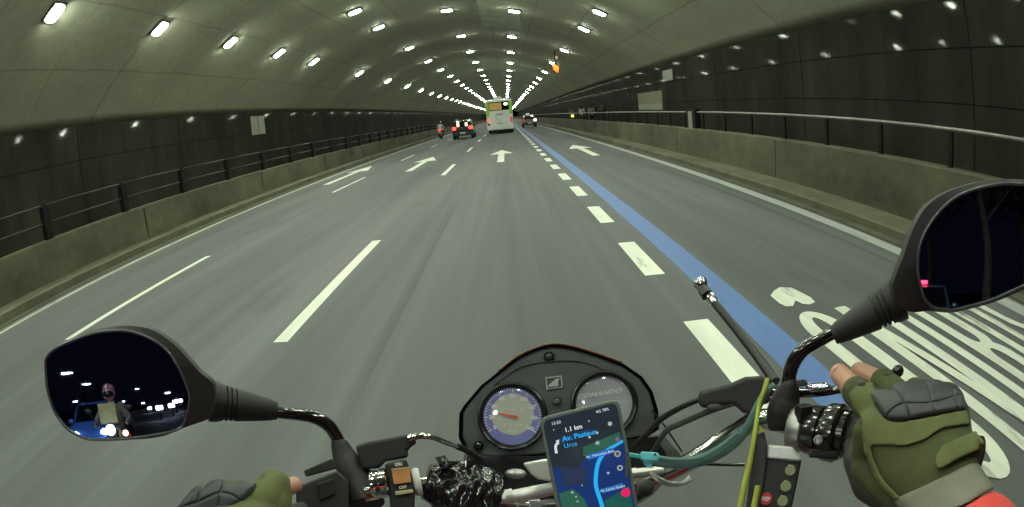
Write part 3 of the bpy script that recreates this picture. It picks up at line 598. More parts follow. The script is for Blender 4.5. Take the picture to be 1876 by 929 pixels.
def moto(x, y, yaw, label, paint, tail=M_TAIL, head=None, box=None):
    t = thing('motorcycle', (x, y, 0), label, 'motorcycle'); B = Vector((x, y, 0)); Rz = Matrix.Rotation(yaw, 3, 'Z')
    q = lambda a, b_, c: B + Rz @ Vector((a, b_, c)); X = Rz @ Vector((1, 0, 0)); Y = Rz @ Vector((0, 1, 0)); Z = Vector((0, 0, 1))
    wheel(t, q(0, -.62, .30), X, .30, .11); wheel(t, q(0, .66, .30), X, .30, .09)
    for s in (-1, 1):
        b = MB(); b.tube([q(s * .09, .66, .30), q(s * .09, .46, .92)], .022, 10); b.build('fork_leg', M_CHROME, t, smooth=True)
    b = MB(); b.ell(q(0, .22, .80), X * .15, Y * .27, Z * .14, 20, 12); b.build('fuel_tank', paint, t, smooth=True)
    b = MB(); b.loft([[q(a, yy, zz) for a, zz in ((-w, z0 - .06), (-w, z0), (-w * .7, z0 + .04), (w * .7, z0 + .04), (w, z0), (w, z0 - .06))] for yy, w, z0 in ((-.62, .08, .84), (-.40, .13, .80), (0, .12, .76), (.08, .09, .78))]); b.build('seat', M_RUB, t, auto=True)
    b = MB(); b.loft([[q(a, yy, zz) for a, zz in ((-w, z0 - h), (-w, z0), (w, z0), (w, z0 - h))] for yy, w, z0, h in ((-.78, .05, .80, .10), (-.50, .11, .76, .16), (-.1, .10, .70, .22))]); b.build('tail_fairing', paint, t, bevel=.015)
    b = MB(); b.box(-.12, .12, -.18, .25, .28, .56, Matrix.Translation(B) @ Rz.to_4x4()); b.build('engine', M_ALU, t, bevel=.03)
    b = MB(); b.tube([q(.13, .2, .32), q(.15, -.2, .28), q(.16, -.75, .36)], [.02, .03, .045], 12); b.build('exhaust', M_CHROME, t, smooth=True)
    b = MB(); b.tube(smoothpath([q(-.36, .42, 1.02), q(-.18, .46, 1.0), q(0, .48, .96), q(.18, .46, 1.0), q(.36, .42, 1.02)]), .012, 8); b.build('handlebar', M_BLK, t, smooth=True)
    for s in (-1, 1):
        b = MB(); b.tube([q(s * .25, .46, 1.02), q(s * .36, .47, 1.20)], .006, 6); m_ = b.build('mirror', M_BLK, t)
        b = MB(); b.ell(q(s * .38, .46, 1.24), X * .07, Y * .015, Z * .045, 12, 8); b.build('mirror_shell', M_BLK, m_, smooth=True)
        b = MB(); b.ell(q(s * .10, -.74, .72), X * .05, Y * .04, Z * .03, 10, 6); b.build('indicator', M_AMB if False else M_TAILOFF, t, smooth=True)
        if tail is M_TAIL: 
            b = MB(); b.ell(q(s * .075, -.81, .80), X * .075, Y * .03, Z * .075, 10, 6); b.build('tail_light', M_TAIL, t, smooth=True)
    b = MB(); b.box(-.10, .10, -.86, -.845, .50, .66, Matrix.Translation(B) @ Rz.to_4x4()); b.build('number_plate', M_PLATE, t)
    b = MB(); b.loft([[q(0, -.62, .30) + Y * math.cos(a) * r + Z * math.sin(a) * r + X * e for r, e in ((.33, -.07), (.35, 0), (.33, .07))] for a in [PI * .35 + PI * .55 * k / 8 for k in range(9)]], closed=False, caps=False); b.build('mudguard', M_BLK, t, mods=[('SOLIDIFY', dict(thickness=.006))])
    b = MB(); b.ell(q(0, .58, .92), X * .10, Y * .10, Z * .10, 18, 12); hl = b.build('headlight_shell', M_BLK, t, smooth=True)
    b = MB(); b.ell(q(0, .63, .92), X * .085, Y * .065, Z * .085, 18, 12); b.build('headlight', head or M_CHROME, hl, smooth=True)
    return t
moto(-6.20, 50.2, 0, 'small motorcycle with two red tail lights ahead in the leftmost lane', M_CARDK)
person((-6.20, 50.0, 0), 0, RIDE, cloth('white_jacket', (.55, .55, .55)), cloth('black_jeans', (.014, .014, .015)), 'motorcyclist in a white top and dark helmet riding ahead in the left lane', helmet=M_CARDK)

# ---- traffic and night street behind, seen only in the mirrors
M_HEAD = mat('lit_headlight', (1, 1, 1), .2, emit=(.92, .96, 1), es=14)
M_HEADW = mat('warm_headlight', (1, 1, 1), .2, emit=(1, .62, .25), es=9)
M_FILL = cloth('grey_jacket', (.10, .095, .085))

# ================================================================== THE RIDER'S OWN MOTORCYCLE
def pm(u, v, d, R): return (P(u + R, v, d) - P(u, v, d)).length
def pts(L): return [P(u, v, d) for u, v, d in L]
BIKE = thing('motorcycle', (.03, .10, 0), "rider's own motorcycle: black dashboard, two round gauges, mirrors and handlebar in the foreground", 'motorcycle')
def ptube(name, L, rpx, m, parent=None, k=6, flat=1.0, n=12, **kw):
    """tube through pixel/depth stations; radius in pixels"""
    q = smoothpath(pts(L), k); R0 = rpx if isinstance(rpx, (list, tuple)) else [rpx] * len(L)
    rm = [pm(u, v, d, r) for (u, v, d), r in zip(L, R0)]; rr = []
    for i in range(len(L) - 1):
        for j in range(k): rr.append(rm[i] + (rm[i + 1] - rm[i]) * j / k)
    rr.append(rm[-1]); b = MB(); b.tube(q, rr, n, flat=flat)
    return b.build(name, m, parent or BIKE, smooth=False, auto=True, **kw)
def poly(name, outline, fr, thick, m, parent=None, lift=0.0, bevel=0.0):
    """flat piece seen with that outline, thickness away from the viewer"""
    b = MB(); b.prism([onp(u, v, fr, lift) for u, v in outline], -fr[3] * thick)
    return b.build(name, m, parent or BIKE, bevel=bevel)
M_PANEL = mat('dashboard_grey', (.075, .080, .078), .55, noise=(18, .15), bump=(500, .0002))
M_DASHK = mat('dashboard_black', (.010, .010, .011), .30, noise=(20, .2))
M_BROWN = mat('rim_reflection', (.16, .075, .04), .3, metal=.3)  # brown of the reflection painted along the cowl rim
M_DIALBLUE = mat('dial_blue', (.12, .13, .28), .45, emit=(.12, .14, .30), es=.34); M_DIALGREY = mat('dial_grey', (.34, .35, .27), .45, emit=(.4, .42, .32), es=.2)
M_SILVF = mat('silver_gauge_face', (.44, .44, .48), .32, metal=.1, noise=(30, .12))
M_NEED = mat('orange_needle', (.75, .13, .06), .5)
M_FOIL = mat('silver_plastic', (.55, .56, .52), .35, metal=.5, noise=(50, .2))
M_KNOB = mat('grey_rubber_knob', (.055, .058, .055), .7)
def clearglass():
    m = bpy.data.materials.new('gauge_glass'); m.use_nodes = True; N = m.node_tree.nodes; L = m.node_tree.links; N.clear()
    o = N.new('ShaderNodeOutputMaterial'); mx = N.new('ShaderNodeMixShader'); t = N.new('ShaderNodeBsdfTransparent'); g_ = N.new('ShaderNodeBsdfGlossy'); fr_ = N.new('ShaderNodeFresnel')
    g_.inputs['Roughness'].default_value = .10; fr_ = N.new('ShaderNodeValue'); fr_.outputs[0].default_value = .08
    L.new(fr_.outputs[0], mx.inputs[0]); L.new(t.outputs[0], mx.inputs[1]); L.new(g_.outputs[0], mx.inputs[2]); L.new(mx.outputs[0], o.inputs[0]); return m
M_CLEAR = clearglass()

# ---- dashboard
FD = frame(1010, 745, .70)
face = [(846, 800), (847, 757), (856, 742), (885, 708), (920, 680), (950, 657), (983, 641), (1013, 634), (1047, 638), (1090, 651), (1140, 670), (1172, 692), (1190, 718), (1200, 752), (1202, 785), (1178, 800), (1110, 812), (1050, 820), (992, 833), (910, 838), (860, 832)]
panel = poly('instrument_panel', face, FD, .02, M_PANEL, bevel=.004)
b = MB(); cx_, cy_ = 1020, 745; rings = []
for k, dz in ((1.028, .003), (1.045, -.008), (1.03, -.03), (.93, -.07), (.70, -.13)):
    rings.append([onp(cx_ + (u - cx_) * k, cy_ + (v - cy_) * k, FD, 0) + FD[3] * dz for u, v in face])
b.loft(rings, caps=False); b.add(rings[-1], [tuple(range(len(face)))]); b.build('cowl_rim', M_DASHK, panel, auto=True)
b = MB(); b.tube(smoothpath([onp(u, v, FD, .003) for u, v in [(912, 681), (945, 655), (980, 638), (1013, 630), (1047, 634), (1092, 647), (1140, 664)]]), .0016, 8); b.build('rim_reflection', M_BROWN, panel, smooth=True)  # reflection on the top rim, painted as a thin brown tube
b = MB(); b.tube(smoothpath([onp(u, v, FD, .0012) for u, v in [(905, 705), (945, 676), (985, 664), (1030, 660), (1075, 664), (1120, 682)]]), .0010, 6); b.build('panel_ridge', M_PANEL, panel, smooth=True)
def disc(name, u, v, R, m, parent, z0, z1, n=40, FR=None):
    FR = FR or FD; o = onp(u, v, FR); r = (onp(u + R, v, FR) - o).length
    b = MB(); b.lathe(o + FR[3] * z0, FR[3], [(0, r), (z1 - z0, r)], n, FR[1]); return b.build(name, m, parent, auto=True)
def gauge(u, v, R):
    o = onp(u, v, FD); r = (onp(u + R, v, FD) - o).length; z = FD[3]
    b = MB(); b.lathe(o, z, [(-.001, r * 1.04), (.006, r * 1.01), (.0075, r * .96), (.006, r * .90), (.0005, r * .84)], 56, FD[1]); b.build('gauge_bezel', M_DASHK, panel, auto=True)
    b = MB(); b.ell(o + z * .0003, FD[1] * r * .89, FD[2] * r * .89, z * .0085, 40, 20); b.build('gauge_glass', M_CLEAR, panel, smooth=True)
    return o, r
SC = (939, 763); so, sr = gauge(939, 763, 63)
disc('speedometer_face', 939, 763, 54, M_DIALBLUE, panel, .0004, .0012)
disc('speedometer_centre', 939, 759, 39, M_DIALGREY, panel, .0013, .0018)
def pol(a, q): t = math.radians(a); return so + (FD[1] * math.sin(t) + FD[2] * math.cos(t)) * sr * q     # degrees clockwise from the top
b = MB(); z = FD[3]
for k in range(0, 41):
    a = -124 + 6.2 * k; big = k % 5 == 0; p0, p1 = pol(a, .72 if big else .76), pol(a, .83); t = (p1 - p0).normalized(); s_ = t.cross(z)
    b.obox((p0 + p1) / 2 + z * .0022, t, s_, z, (p1 - p0).length / 2, .0009 if big else .0006, .0003)
b.build('tick_marks', M_INKW, panel)
def ptext(body, pos, size, m=M_INKW, rot=0, bold=0, shear=0, name='lettering', parent=None, sx=1, FR=None, lift=.0024):
    c = bpy.data.curves.new(name, 'FONT'); c.body = body; c.size = size; c.align_x = 'CENTER'; c.align_y = 'CENTER'; c.offset = bold; c.materials.append(m); c.resolution_u = 2; c.shear = shear
    FR = FR or FD; pr = parent or panel; t = mesh_text(name, c, m); t.parent = pr
    q = Matrix((FR[1], FR[2], FR[3])).transposed().to_4x4() @ Matrix.Rotation(math.radians(rot), 4, 'Z') @ Matrix.Diagonal((sx, 1, 1, 1))
    q.translation = pos + FR[3] * lift - root_of(pr); t.matrix_local = q; return t
for k in range(9):
    a = -124 + 31 * k; ptext(str(20 * k), pol(a, .605), .0072, bold=.0004, rot=-a * .12)
ptext('03767 8', pol(2, .22), .0085, mat('odometer_white', (.6, .6, .56), .5), bold=.0002)
ptext('1  2  3  4', pol(176, .26), .0065, M_INKW); ptext('km/h', pol(178, .44), .005, M_INKW)
b = MB(); p0, p1 = pol(-78, .52), pol(100, .16); t = (p1 - p0).normalized(); s_ = t.cross(z); k0 = z * .004
b.add([p0 + k0 - s_ * .0006, p0 + k0 + s_ * .0006, p1 + k0 + s_ * .0018, p1 + k0 - s_ * .0018] + [p0 + k0 * .8 - s_ * .0006, p0 + k0 * .8 + s_ * .0006, p1 + k0 * .8 + s_ * .0018, p1 + k0 * .8 - s_ * .0018], [(0, 1, 2, 3), (4, 7, 6, 5), (0, 4, 5, 1), (1, 5, 6, 2), (2, 6, 7, 3), (3, 7, 4, 0)]); b.build('needle', M_NEED, panel)
b = MB(); b.tube([pol(-160 + 0, .72) + z * .0016] + [pol(180 - q, .72) + z * .0016 for q in range(-20, 60, 8)], sr * .06, 8, flat=.1); 
go, gr = gauge(1107, 740, 60)
disc('fuel_gauge_face', 1107, 740, 51.5, M_SILVF, panel, .0004, .0014)
b = MB(); b.lathe(onp(1060, 717, FD) + z * .0015, z, [(0, .0042), (.0008, .0042)], 20); b.build('warning_light', mat('pale_lens', (.42, .44, .38), .3), panel, auto=True)
ptext('COMANDO', onp(1097, 722, FD), .0085, bold=.0003, shear=.4, rot=8, sx=1.3)
for (u, v, R, m_, nm) in ((1006, 654, 10, mat('olive_button', (.035, .035, .028), .35), 'trip_knob'), (1020.5, 736, 10, mat('green_lens', (.055, .075, .055), .25), 'indicator_lamp'), (877, 817, 9.5, M_GLOSS, 'screw')):
    o = onp(u, v, FD); r = (onp(u + R, v, FD) - o).length
    b = MB(); b.lathe(o, z, [(0, r), (.0025, r), (.0025, r * .84), (.0008, r * .80)], 24); k_ = b.build(nm + '_collar' if nm != 'indicator_lamp' else 'lamp_collar', M_DASHK if nm != 'indicator_lamp' else M_KNOB, panel, auto=True)
    b = MB(); b.ell(o + z * .0008, FD[1] * r * .78, FD[2] * r * .78, z * .004, 20, 12); b.build(nm, m_, panel, smooth=True)
em = [(999, 691), (1029, 688), (1031, 710), (1001, 714)]
poly('emblem', em, FD, .002, M_FOIL, panel, lift=.0022)
poly('emblem_field', [(1001.5, 693.5), (1027, 690.5), (1028.5, 708), (1003.5, 711.5)], FD, .001, M_INK, panel, lift=.0028)
poly('emblem_wing', [(1004, 709.5), (1006, 704), (1012, 700.5), (1009, 699.5), (1017, 697), (1014.5, 695.8), (1024.5, 692.5), (1022.5, 701), (1023, 707.5), (1012, 708)], FD, .001, mat('wing_silver', (.6, .6, .57), .35, metal=.4), panel, lift=.0034)
# dark fork crown and bodywork below the dashboard
b = MB(); rings = []
for d_, k in ((.69, 1.0), (.74, 1.04), (.86, .8)):
    rings.append([P(1030 + (u - 1030) * k, 870 + (v - 870) * k, d_) for u, v in [(858, 832), (992, 836), (1150, 806), (1205, 800), (1240, 835), (1225, 868), (1190, 905), (1100, 960), (960, 975), (880, 930), (850, 880)]])
b.loft(rings); b.build('headlight_cowl', M_DASHK, BIKE, auto=True)
poly('side_plate', [(1203, 806), (1216, 796), (1247, 832), (1243, 846), (1232, 850)], frame(1225, 825, .64), .006, M_PANEL, bevel=.001)
b = MB(); b.tube([onp(1196, 752, FD), P(1216, 778, .68), P(1249, 827, .64)], .0012, 6); b.build('wire', M_GLOSS, BIKE)
b = MB(); b.tube([P(1290, 850, .62), P(1365, 851, .60)], .0022, 8); b.build('rod', M_GLOSS, BIKE)
# handlebar: chrome right half, bag-wrapped left half
ptube('handlebar', [(1570, 800, .475), (1470, 786, .50), (1400, 768, .53), (1340, 796, .56), (1270, 842, .58), (1190, 880, .60), (1080, 915, .61), (960, 930, .61), (880, 905, .60), (800, 890, .595), (720, 895, .58), (665, 905, .57)], [15, 17, 19, 19, 18, 17, 16, 15, 16, 17, 17, 15], M_CHROME, n=20)
ptube('phone_mount', [(893, 917, .58), (935, 910, .575), (980, 902, .57), (1040, 890, .57), (1130, 873, .57), (1215, 861, .575)], [10, 12, 13.5, 12, 11, 8], M_FOIL)
for (u, v, r) in ((893, 917, 14), (933, 909, 14), (1160, 868, 11)):
    b = MB(); c = P(u, v, .575); ax = (P(u + 10, v - 2, .575) - c).normalized(); b.lathe(c - ax * .004, ax, [(0, pm(u, v, .575, r)), (.008, pm(u, v, .575, r))], 16); b.build('clamp_ring', M_FOIL, BIKE, auto=True)
poly('mount_plate', [(957, 848), (995, 841), (1010, 840), (1016, 884), (985, 878), (972, 868)], frame(985, 862, .56), .008, M_FOIL, bevel=.003)
b = MB(); b.ell(P(945, 868, .60), FD[1] * .012, FD[2] * .006, FD[3] * .008); b.build('mount_screw', M_ALU, BIKE, smooth=True)
b = MB(); rr = pm(1182, 894, .55, 17); b.ell(P(1182, 894, .55), FD[1] * rr, FD[2] * rr, FD[3] * rr, 24, 16); b.build('mount_knob', M_KNOB, BIKE, smooth=True)
poly('fork_bolt', [(925, 922), (945, 918), (958, 934), (930, 950)], frame(940, 930, .60), .01, M_ALU, bevel=.002)
poly('fork_bolt', [(968, 916), (990, 914), (998, 940), (970, 950)], frame(980, 930, .60), .01, M_BRASS if False else M_ALU, bevel=.002)
ptube('foil_ribbon', [(1190, 866, .56), (1210, 880, .56), (1228, 887, .565), (1250, 886, .57), (1266, 876, .57)], [3, 6, 5, 4, 7], M_FOIL, flat=.35)

# ---- mirrors
GLASS = mat('mirror_glass', (.62, .65, .85), .012, metal=1.0)
M_EDGE = mat('mirror_edge', (.09, .09, .095), .35, metal=.3, coat=.6)
def mirror(glass, shell, c, d, target, neck, boot, stem, base):
    o = P(*c, d); r = ray(*c); tgt = Vector(target).normalized(); n_ = (-r + tgt).normalized()
    fr = frame(c[0], c[1], d, n_)
    def rnd_(L_):
        q_ = smoothpath([Vector((u, v, 0)) for u, v in L_[-2:] + L_ + L_[:2]], 3)[6:-6]; return [(w_.x, w_.y) for w_ in q_[:len(L_) * 3]]
    glass, shell = rnd_(glass), rnd_(shell)
    part = MB(); G = [onp(u, v, fr) for u, v in glass]; cen = sum(G, Vector()) / len(G); k = len(G)
    rim = [onp(c[0] + (u - c[0]) * 1.03, c[1] + (v - c[1]) * 1.03, fr, .0012) for u, v in glass]
    rings = [[cen + (p - cen) * .985 - n_ * .0005 for p in G], rim]
    sh = [onp(u, v, fr, -.004) for u, v in shell]
    rings.append([onp(u, v, fr, -.002) for u, v in shell]); 
    for sc_, dz in ((1.0, -.010), (.93, -.022), (.78, -.032), (.5, -.037)):
        c2 = sum(sh, Vector()) / len(sh); rings.append([c2 + (p - c2) * sc_ + n_ * dz for p in sh])
    part.loft(rings, caps=False); part.add(rings[-1], [tuple(range(k))])
    h = part.build('mirror', M_RUB, BIKE, auto=True)
    b = MB(); b.prism([p + n_ * .0006 for p in G], -n_ * .002); b.build('mirror_glass', GLASS, h)
    b = MB(); q = [cen + (p - cen) * 1.012 + n_ * .0012 for p in G]; b.tube(q + [q[0]], .0014, 8, caps=False); b.build('mirror_rim', M_EDGE, h, smooth=True)
    return h, fr
gl = [(85, 667), (89, 653), (102.5, 639.6), (129.6, 626), (168, 612.5), (207, 606.7), (238, 608), (269, 618), (296, 634), (317, 657), (330.5, 682), (340, 705), (346, 725), (344, 748), (336, 775), (323, 786), (292, 794), (234, 802), (176, 804), (153, 800), (125.7, 784.5), (106, 761), (95, 736), (87, 705)]
shl = [(82, 667), (86, 651), (100, 637), (128, 621), (168, 606), (212, 598), (248, 598), (282, 606), (318, 630), (348, 662), (368, 684), (388, 700), (392, 720), (390, 745), (382, 768), (350, 776), (300, 799), (236, 806), (176, 808), (151, 804), (122, 788), (103, 764), (92, 738), (84, 705)]
ML, FL = mirror(gl, shl, (215, 705), .56, (-.155, -1, .035), None, None, None, None)
gr_ = [(1875, 339.6), (1840, 338), (1801, 344), (1771, 353), (1747, 365), (1723, 386), (1702, 413), (1690, 437.6), (1684, 459), (1682, 489), (1685, 513), (1693, 543), (1705, 558), (1717, 564), (1741, 567), (1771, 561), (1816, 548), (1861, 528), (1915, 502), (1950, 460), (1962, 420), (1950, 375), (1915, 348)]
shr = [(1875, 329), (1840, 328), (1796, 333), (1762, 342), (1728, 356), (1698, 378), (1680, 405), (1666, 437), (1655, 470), (1641, 505), (1636, 530), (1650, 562), (1672, 572), (1700, 570), (1741, 573), (1773, 567), (1820, 554), (1868, 534), (1925, 508), (1960, 464), (1972, 420), (1958, 368), (1918, 336)]
MR, FRR = mirror(gr_, shr, (1790, 450), .48, (.14, -1, .078), None, None, None, None)
def boot(parent, A, B_, rA, rB, ribs):
    """ribbed rubber sleeve from A (thin) to B (wide); stations (u, v, d)"""
    a, c = P(*A), P(*B_); ax = c - a; L_ = ax.length; r0, r1 = pm(*A, rA), pm(*B_, rB); prof = [(0, r0 * .7), (0, r0), (L_ * .05, r0 * 1.03)]
    for k in range(1, 11): prof.append((L_ * k * .06, r0 + (r1 - r0) * (k * .06) ** .85))
    q = .62
    for k in range(ribs):
        rr = r0 + (r1 - r0) * q; prof += [(L_ * q, rr), (L_ * (q + .008), rr * .86), (L_ * (q + .030), rr * .86), (L_ * (q + .036), rr * 1.02), (L_ * (q + .062), rr * 1.02)]; q += .07
    prof += [(L_ * .88, r1 * .98), (L_ * .99, r1 * 1.02), (L_, r1 * .9), (L_, r1 * .5)]
    b = MB(); b.lathe(a, ax, prof, 28); return b.build('rubber_boot', M_RUB, parent, auto=True)
boot(ML, (506, 752, .585), (384, 734, .572), 17, 36, 3)
ptube('stem', [(384, 734, .574), (506, 755, .585), (540, 759, .587), (574, 764, .59), (600, 778, .594), (614, 796, .598), (624, 816, .60), (634, 840, .60)], [10, 11, 11, 12, 12.5, 12.5, 12, 12], M_GLOSS, ML, n=16)
boot(MR, (1527, 614, .485), (1650, 545, .485), 17, 37, 3)
ptube('stem', [(1650, 545, .486), (1535, 606, .485), (1505, 622, .487), (1476, 638, .49), (1456, 660, .495), (1447, 685, .50), (1444, 712, .50), (1442, 735, .50)], [11, 11, 12, 13.5, 14, 14, 14, 13], M_GLOSS, MR, n=16)
ptube('stem_cover', [(621, 800, .60), (621, 810, .60), (632, 838, .60), (645, 862, .595), (662, 890, .59), (672, 925, .58)], [9, 15, 23, 28, 32, 34], M_RUB, n=24)
ptube('stem_cover', [(1446, 700, .50), (1446, 708, .50), (1440, 730, .505), (1434, 752, .507), (1430, 775, .51), (1428, 790, .51)], [14, 18, 27, 29, 26, 18], M_RUB, n=24)

# ---- left controls
FL1 = frame(705, 840, .57)
poly('clutch_perch', [(650, 816), (677, 808), (731, 798), (754, 793), (764, 806), (762, 813), (746, 825), (750, 838), (706, 846), (696, 858), (664, 860)], FL1, .035, M_RUB, bevel=.005)
ptube('clutch_cable', [(748, 804, .57), (762, 800, .57), (776, 799, .57), (795, 802, .575), (816, 811, .585), (837, 818, .60)], [8, 6.5, 6, 5.5, 5, 5], M_CHROME)
ptube('clutch_cable', [(835, 817, .60), (852, 824, .61), (873, 838, .63), (900, 862, .66), (930, 880, .70)], [6.5, 6, 6, 5, 5], M_BLK)
FS = frame(735, 880, .545)
sw = poly('switch_housing', [(704, 848), (744, 839), (754, 868), (761, 895), (759, 960), (716, 960), (712, 885)], FS, .035, M_RUB, bevel=.004)
M_OR = mat('orange_switch', (.52, .24, .08), .5, noise=(90, .12)); M_CREAM = mat('cream_switch', (.40, .36, .20), .5)
poly('orange_button', [(717, 860), (751, 857), (753.5, 884), (722, 888)], FS, .006, M_OR, sw, lift=.004, bevel=.001)
poly('button_lip', [(716.5, 858.5), (751, 855), (751.5, 858), (717, 861.5)], FS, .006, M_CREAM, sw, lift=.0045)
poly('dip_switch', [(723, 900.5), (756.5, 896), (757.5, 903), (725, 908)], FS, .006, M_CREAM, sw, lift=.004, bevel=.001)
ptext('ON', onp(730, 851, FS), .0045, parent=sw, FR=FS, rot=6, lift=.0005, bold=.0002); ptext('OFF', onp(738, 893, FS), .0045, parent=sw, FR=FS, rot=6, lift=.0005, bold=.0002)
def ring(name, A, B_, prof, m, n=32, parent=None):
    """turned piece along the bar from A to B; prof: (0..1, radius in px)"""
    a, c = P(*A), P(*B_); ax = c - a
    b = MB(); b.lathe(a, ax, [(ax.length * t, pm(*A, r)) for t, r in prof], n); return b.build(name, m, parent or BIKE, auto=True)
ring('chrome_collar', (682, 888, .56), (714, 884, .556), [(0, 16), (0, 25), (.15, 27), (.5, 25), (.55, 28), (.9, 28), (1, 24), (1, 15)], M_CHROME)
ring('white_ring', (758, 884, .56), (771, 882, .56), [(0, 16), (0, 25), (.3, 27), (.7, 27), (1, 25), (1, 16)], mat('white_plastic', (.6, .61, .58), .5))
poly('lever_block', [(556, 862), (609, 839), (618, 858), (560, 874)], frame(590, 858, .56), .014, M_RUB, bevel=.002)
poly('choke_housing', [(541, 892), (617, 862), (640, 880), (640, 960), (545, 960)], frame(590, 905, .55), .03, M_RUB, bevel=.003)
poly('choke_lever', [(582, 886), (612, 876), (615, 905), (586, 917)], frame(590, 905, .55), .006, M_BLK, lift=.004, bevel=.001)
ptube('left_grip', [(560, 945, .54), (480, 965, .52), (400, 985, .50)], [27, 27, 27], M_RUB, n=24)
# ---- right controls
FR1 = frame(1340, 725, .545)
poly('brake_perch', [(1277, 722), (1284, 715), (1340, 701), (1365, 690), (1396, 688), (1414, 700), (1412, 740), (1392, 742), (1384, 760), (1361, 757), (1346, 742), (1314, 744), (1283, 749), (1278, 736)], FR1, .032, M_RUB, bevel=.007)
ptube('brake_cable', [(1300, 732, .56), (1277, 733, .56), (1242, 749, .575), (1211, 768, .60), (1187, 793, .62), (1160, 820, .645)], [6, 6, 6, 6, 6, 5], M_BLK)
ptube('throttle_cable', [(1345, 738, .55), (1314, 747, .555), (1283, 760, .57), (1242, 778, .59), (1222, 788, .60), (1207, 809, .62), (1195, 830, .64)], [6, 7, 6, 6, 6, 5, 5], M_KNOB)
b = MB(); b.ell(P(1310, 746, .55), FD[1] * .009, FD[2] * .005, FD[3] * .006); b.build('cable_tie', M_KNOB, BIKE, smooth=True)
ring('aluminium_clamp', (1450, 782, .505), (1481, 786, .50), [(0, 20), (0, 36), (.25, 42), (.8, 42), (1, 36), (1, 20)], M_ALU, 24)
b = MB(); b.obox(P(1472, 757, .484), AR, AU, AF, .0065, .0075, .006); b.build('clamp_bolt', M_BLK, BIKE, bevel=.001)
ring('throttle_housing', (1481, 786, .50), (1558, 797, .485), [(0, 30), (0, 40), (.08, 43), (.33, 43), (.36, 38), (.42, 38), (.45, 48), (.52, 50), (.74, 50), (.80, 46), (.80, 41), (.95, 41), (1, 37), (1, 24)], mat('throttle_black', (.014, .014, .015), .22, coat=.6, noise=(40, .3)), 40)
b = MB(); c = P(1499, 806, .462); b.lathe(c, (EYE - c).normalized(), [(-.004, .0042), (.0025, .0042), (.0028, .003), (.0016, .0024)], 16); b.build('housing_screw', M_ALU, BIKE, auto=True)
poly('starter_switch', [(1484, 822), (1538, 826), (1534, 842), (1480, 838)], frame(1510, 832, .468), .012, M_BLK, bevel=.002)
ptube('right_grip', [(1555, 797, .484), (1610, 806, .472), (1700, 822, .452), (1790, 838, .43)], [30, 31, 32, 33], M_RUB, n=24)
ptube('brake_lever', [(1412, 716, .52), (1450, 720, .515), (1500, 719, .51), (1540, 713, .505), (1600, 698, .495), (1640, 684, .485)], [11, 9, 8, 7.5, 8, 9], M_GLOSS, flat=.8)
poly('lever_blade', [(1474, 702), (1512, 700), (1524, 707), (1516, 713), (1478, 714)], frame(1500, 707, .497), .006, M_CHROME, bevel=.002)
poly('lever_pivot', [(1456, 697), (1474, 694), (1480, 701), (1478, 707), (1458, 709)], frame(1466, 702, .495), .012, M_BLK, bevel=.003)
b = MB(); rr = pm(1643, 681, .47, 11); b.ell(P(1645, 680, .47), FD[1] * rr, FD[2] * rr, FD[3] * rr, 20, 14); b.build('lever_ball', M_GLOSS, BIKE, smooth=True)
# ---- line-cutter antenna
ptube('antenna', [(1420, 700, .545), (1390, 657, .57), (1350, 605, .60), (1305, 550, .63)], [10, 8.5, 8, 7.5], M_BLK, k=3, n=14)
ptube('antenna_collar', [(1309, 555, .628), (1302, 545, .632), (1293, 533, .64)], [9, 9, 8], M_CHROME, k=2, n=14)
ptube('antenna_clip', [(1296, 541, .632), (1288, 530, .64)], [12, 11], M_BLK, k=2, n=6)
b = MB(); c = P(1283, 519, .645); ax = (P(1283, 519, .645) - P(1305, 550, .63)).normalized(); b.lathe(c - ax * .002, ax, [(-.01, .004), (0, .0085), (.004, .009), (.007, .006), (.008, .001)], 20); b.build('antenna_tip', M_CHROME, BIKE, smooth=True)
# ---- the rest of the machine, below and behind the view
Xb, Yb, Zb = Vector((1, 0, 0)), Vector((0, 1, 0)), Vector((0, 0, 1)); q = lambda a, y_, z_: Vector((.03 + a, y_, z_))
wheel(BIKE, q(0, .98, .30), Xb, .30, .09); wheel(BIKE, q(0, -.50, .30), Xb, .30, .11)
for s in (-1, 1):
    b = MB(); b.tube([q(s * .09, .98, .30), q(s * .09, .76, .94)], .02, 12); b.build('fork_leg', M_CHROME, BIKE, smooth=True)
b = MB(); b.ell(q(0, .22, .80), Xb * .15, Yb * .26, Zb * .13, 24, 16); b.build('fuel_tank', mat('tank_red', (.2, .012, .012), .2, coat=1), BIKE, smooth=True)
b = MB(); b.loft([[q(a, yy, zz) for a, zz in ((-w, z0 - .06), (-w, z0), (-w * .7, z0 + .04), (w * .7, z0 + .04), (w, z0), (w, z0 - .06))] for yy, w, z0 in ((-.70, .08, .80), (-.40, .13, .76), (-.05, .12, .74), (.05, .09, .76))]); b.build('seat', M_RUB, BIKE, auto=True)
b = MB(); b.box(-.09, .15, -.05, .45, .28, .62); b.build('engine', M_ALU, BIKE, bevel=.03)
b = MB(); b.tube([q(.13, .40, .34), q(.15, -.1, .28), q(.16, -.65, .36)], [.02, .03, .045], 12); b.build('exhaust', M_CHROME, BIKE, smooth=True)
b = MB(); b.ell(q(0, .90, .92), Xb * .09, Yb * .07, Zb * .09, 24, 12); b.build('headlight', M_CHROME, BIKE, smooth=True)

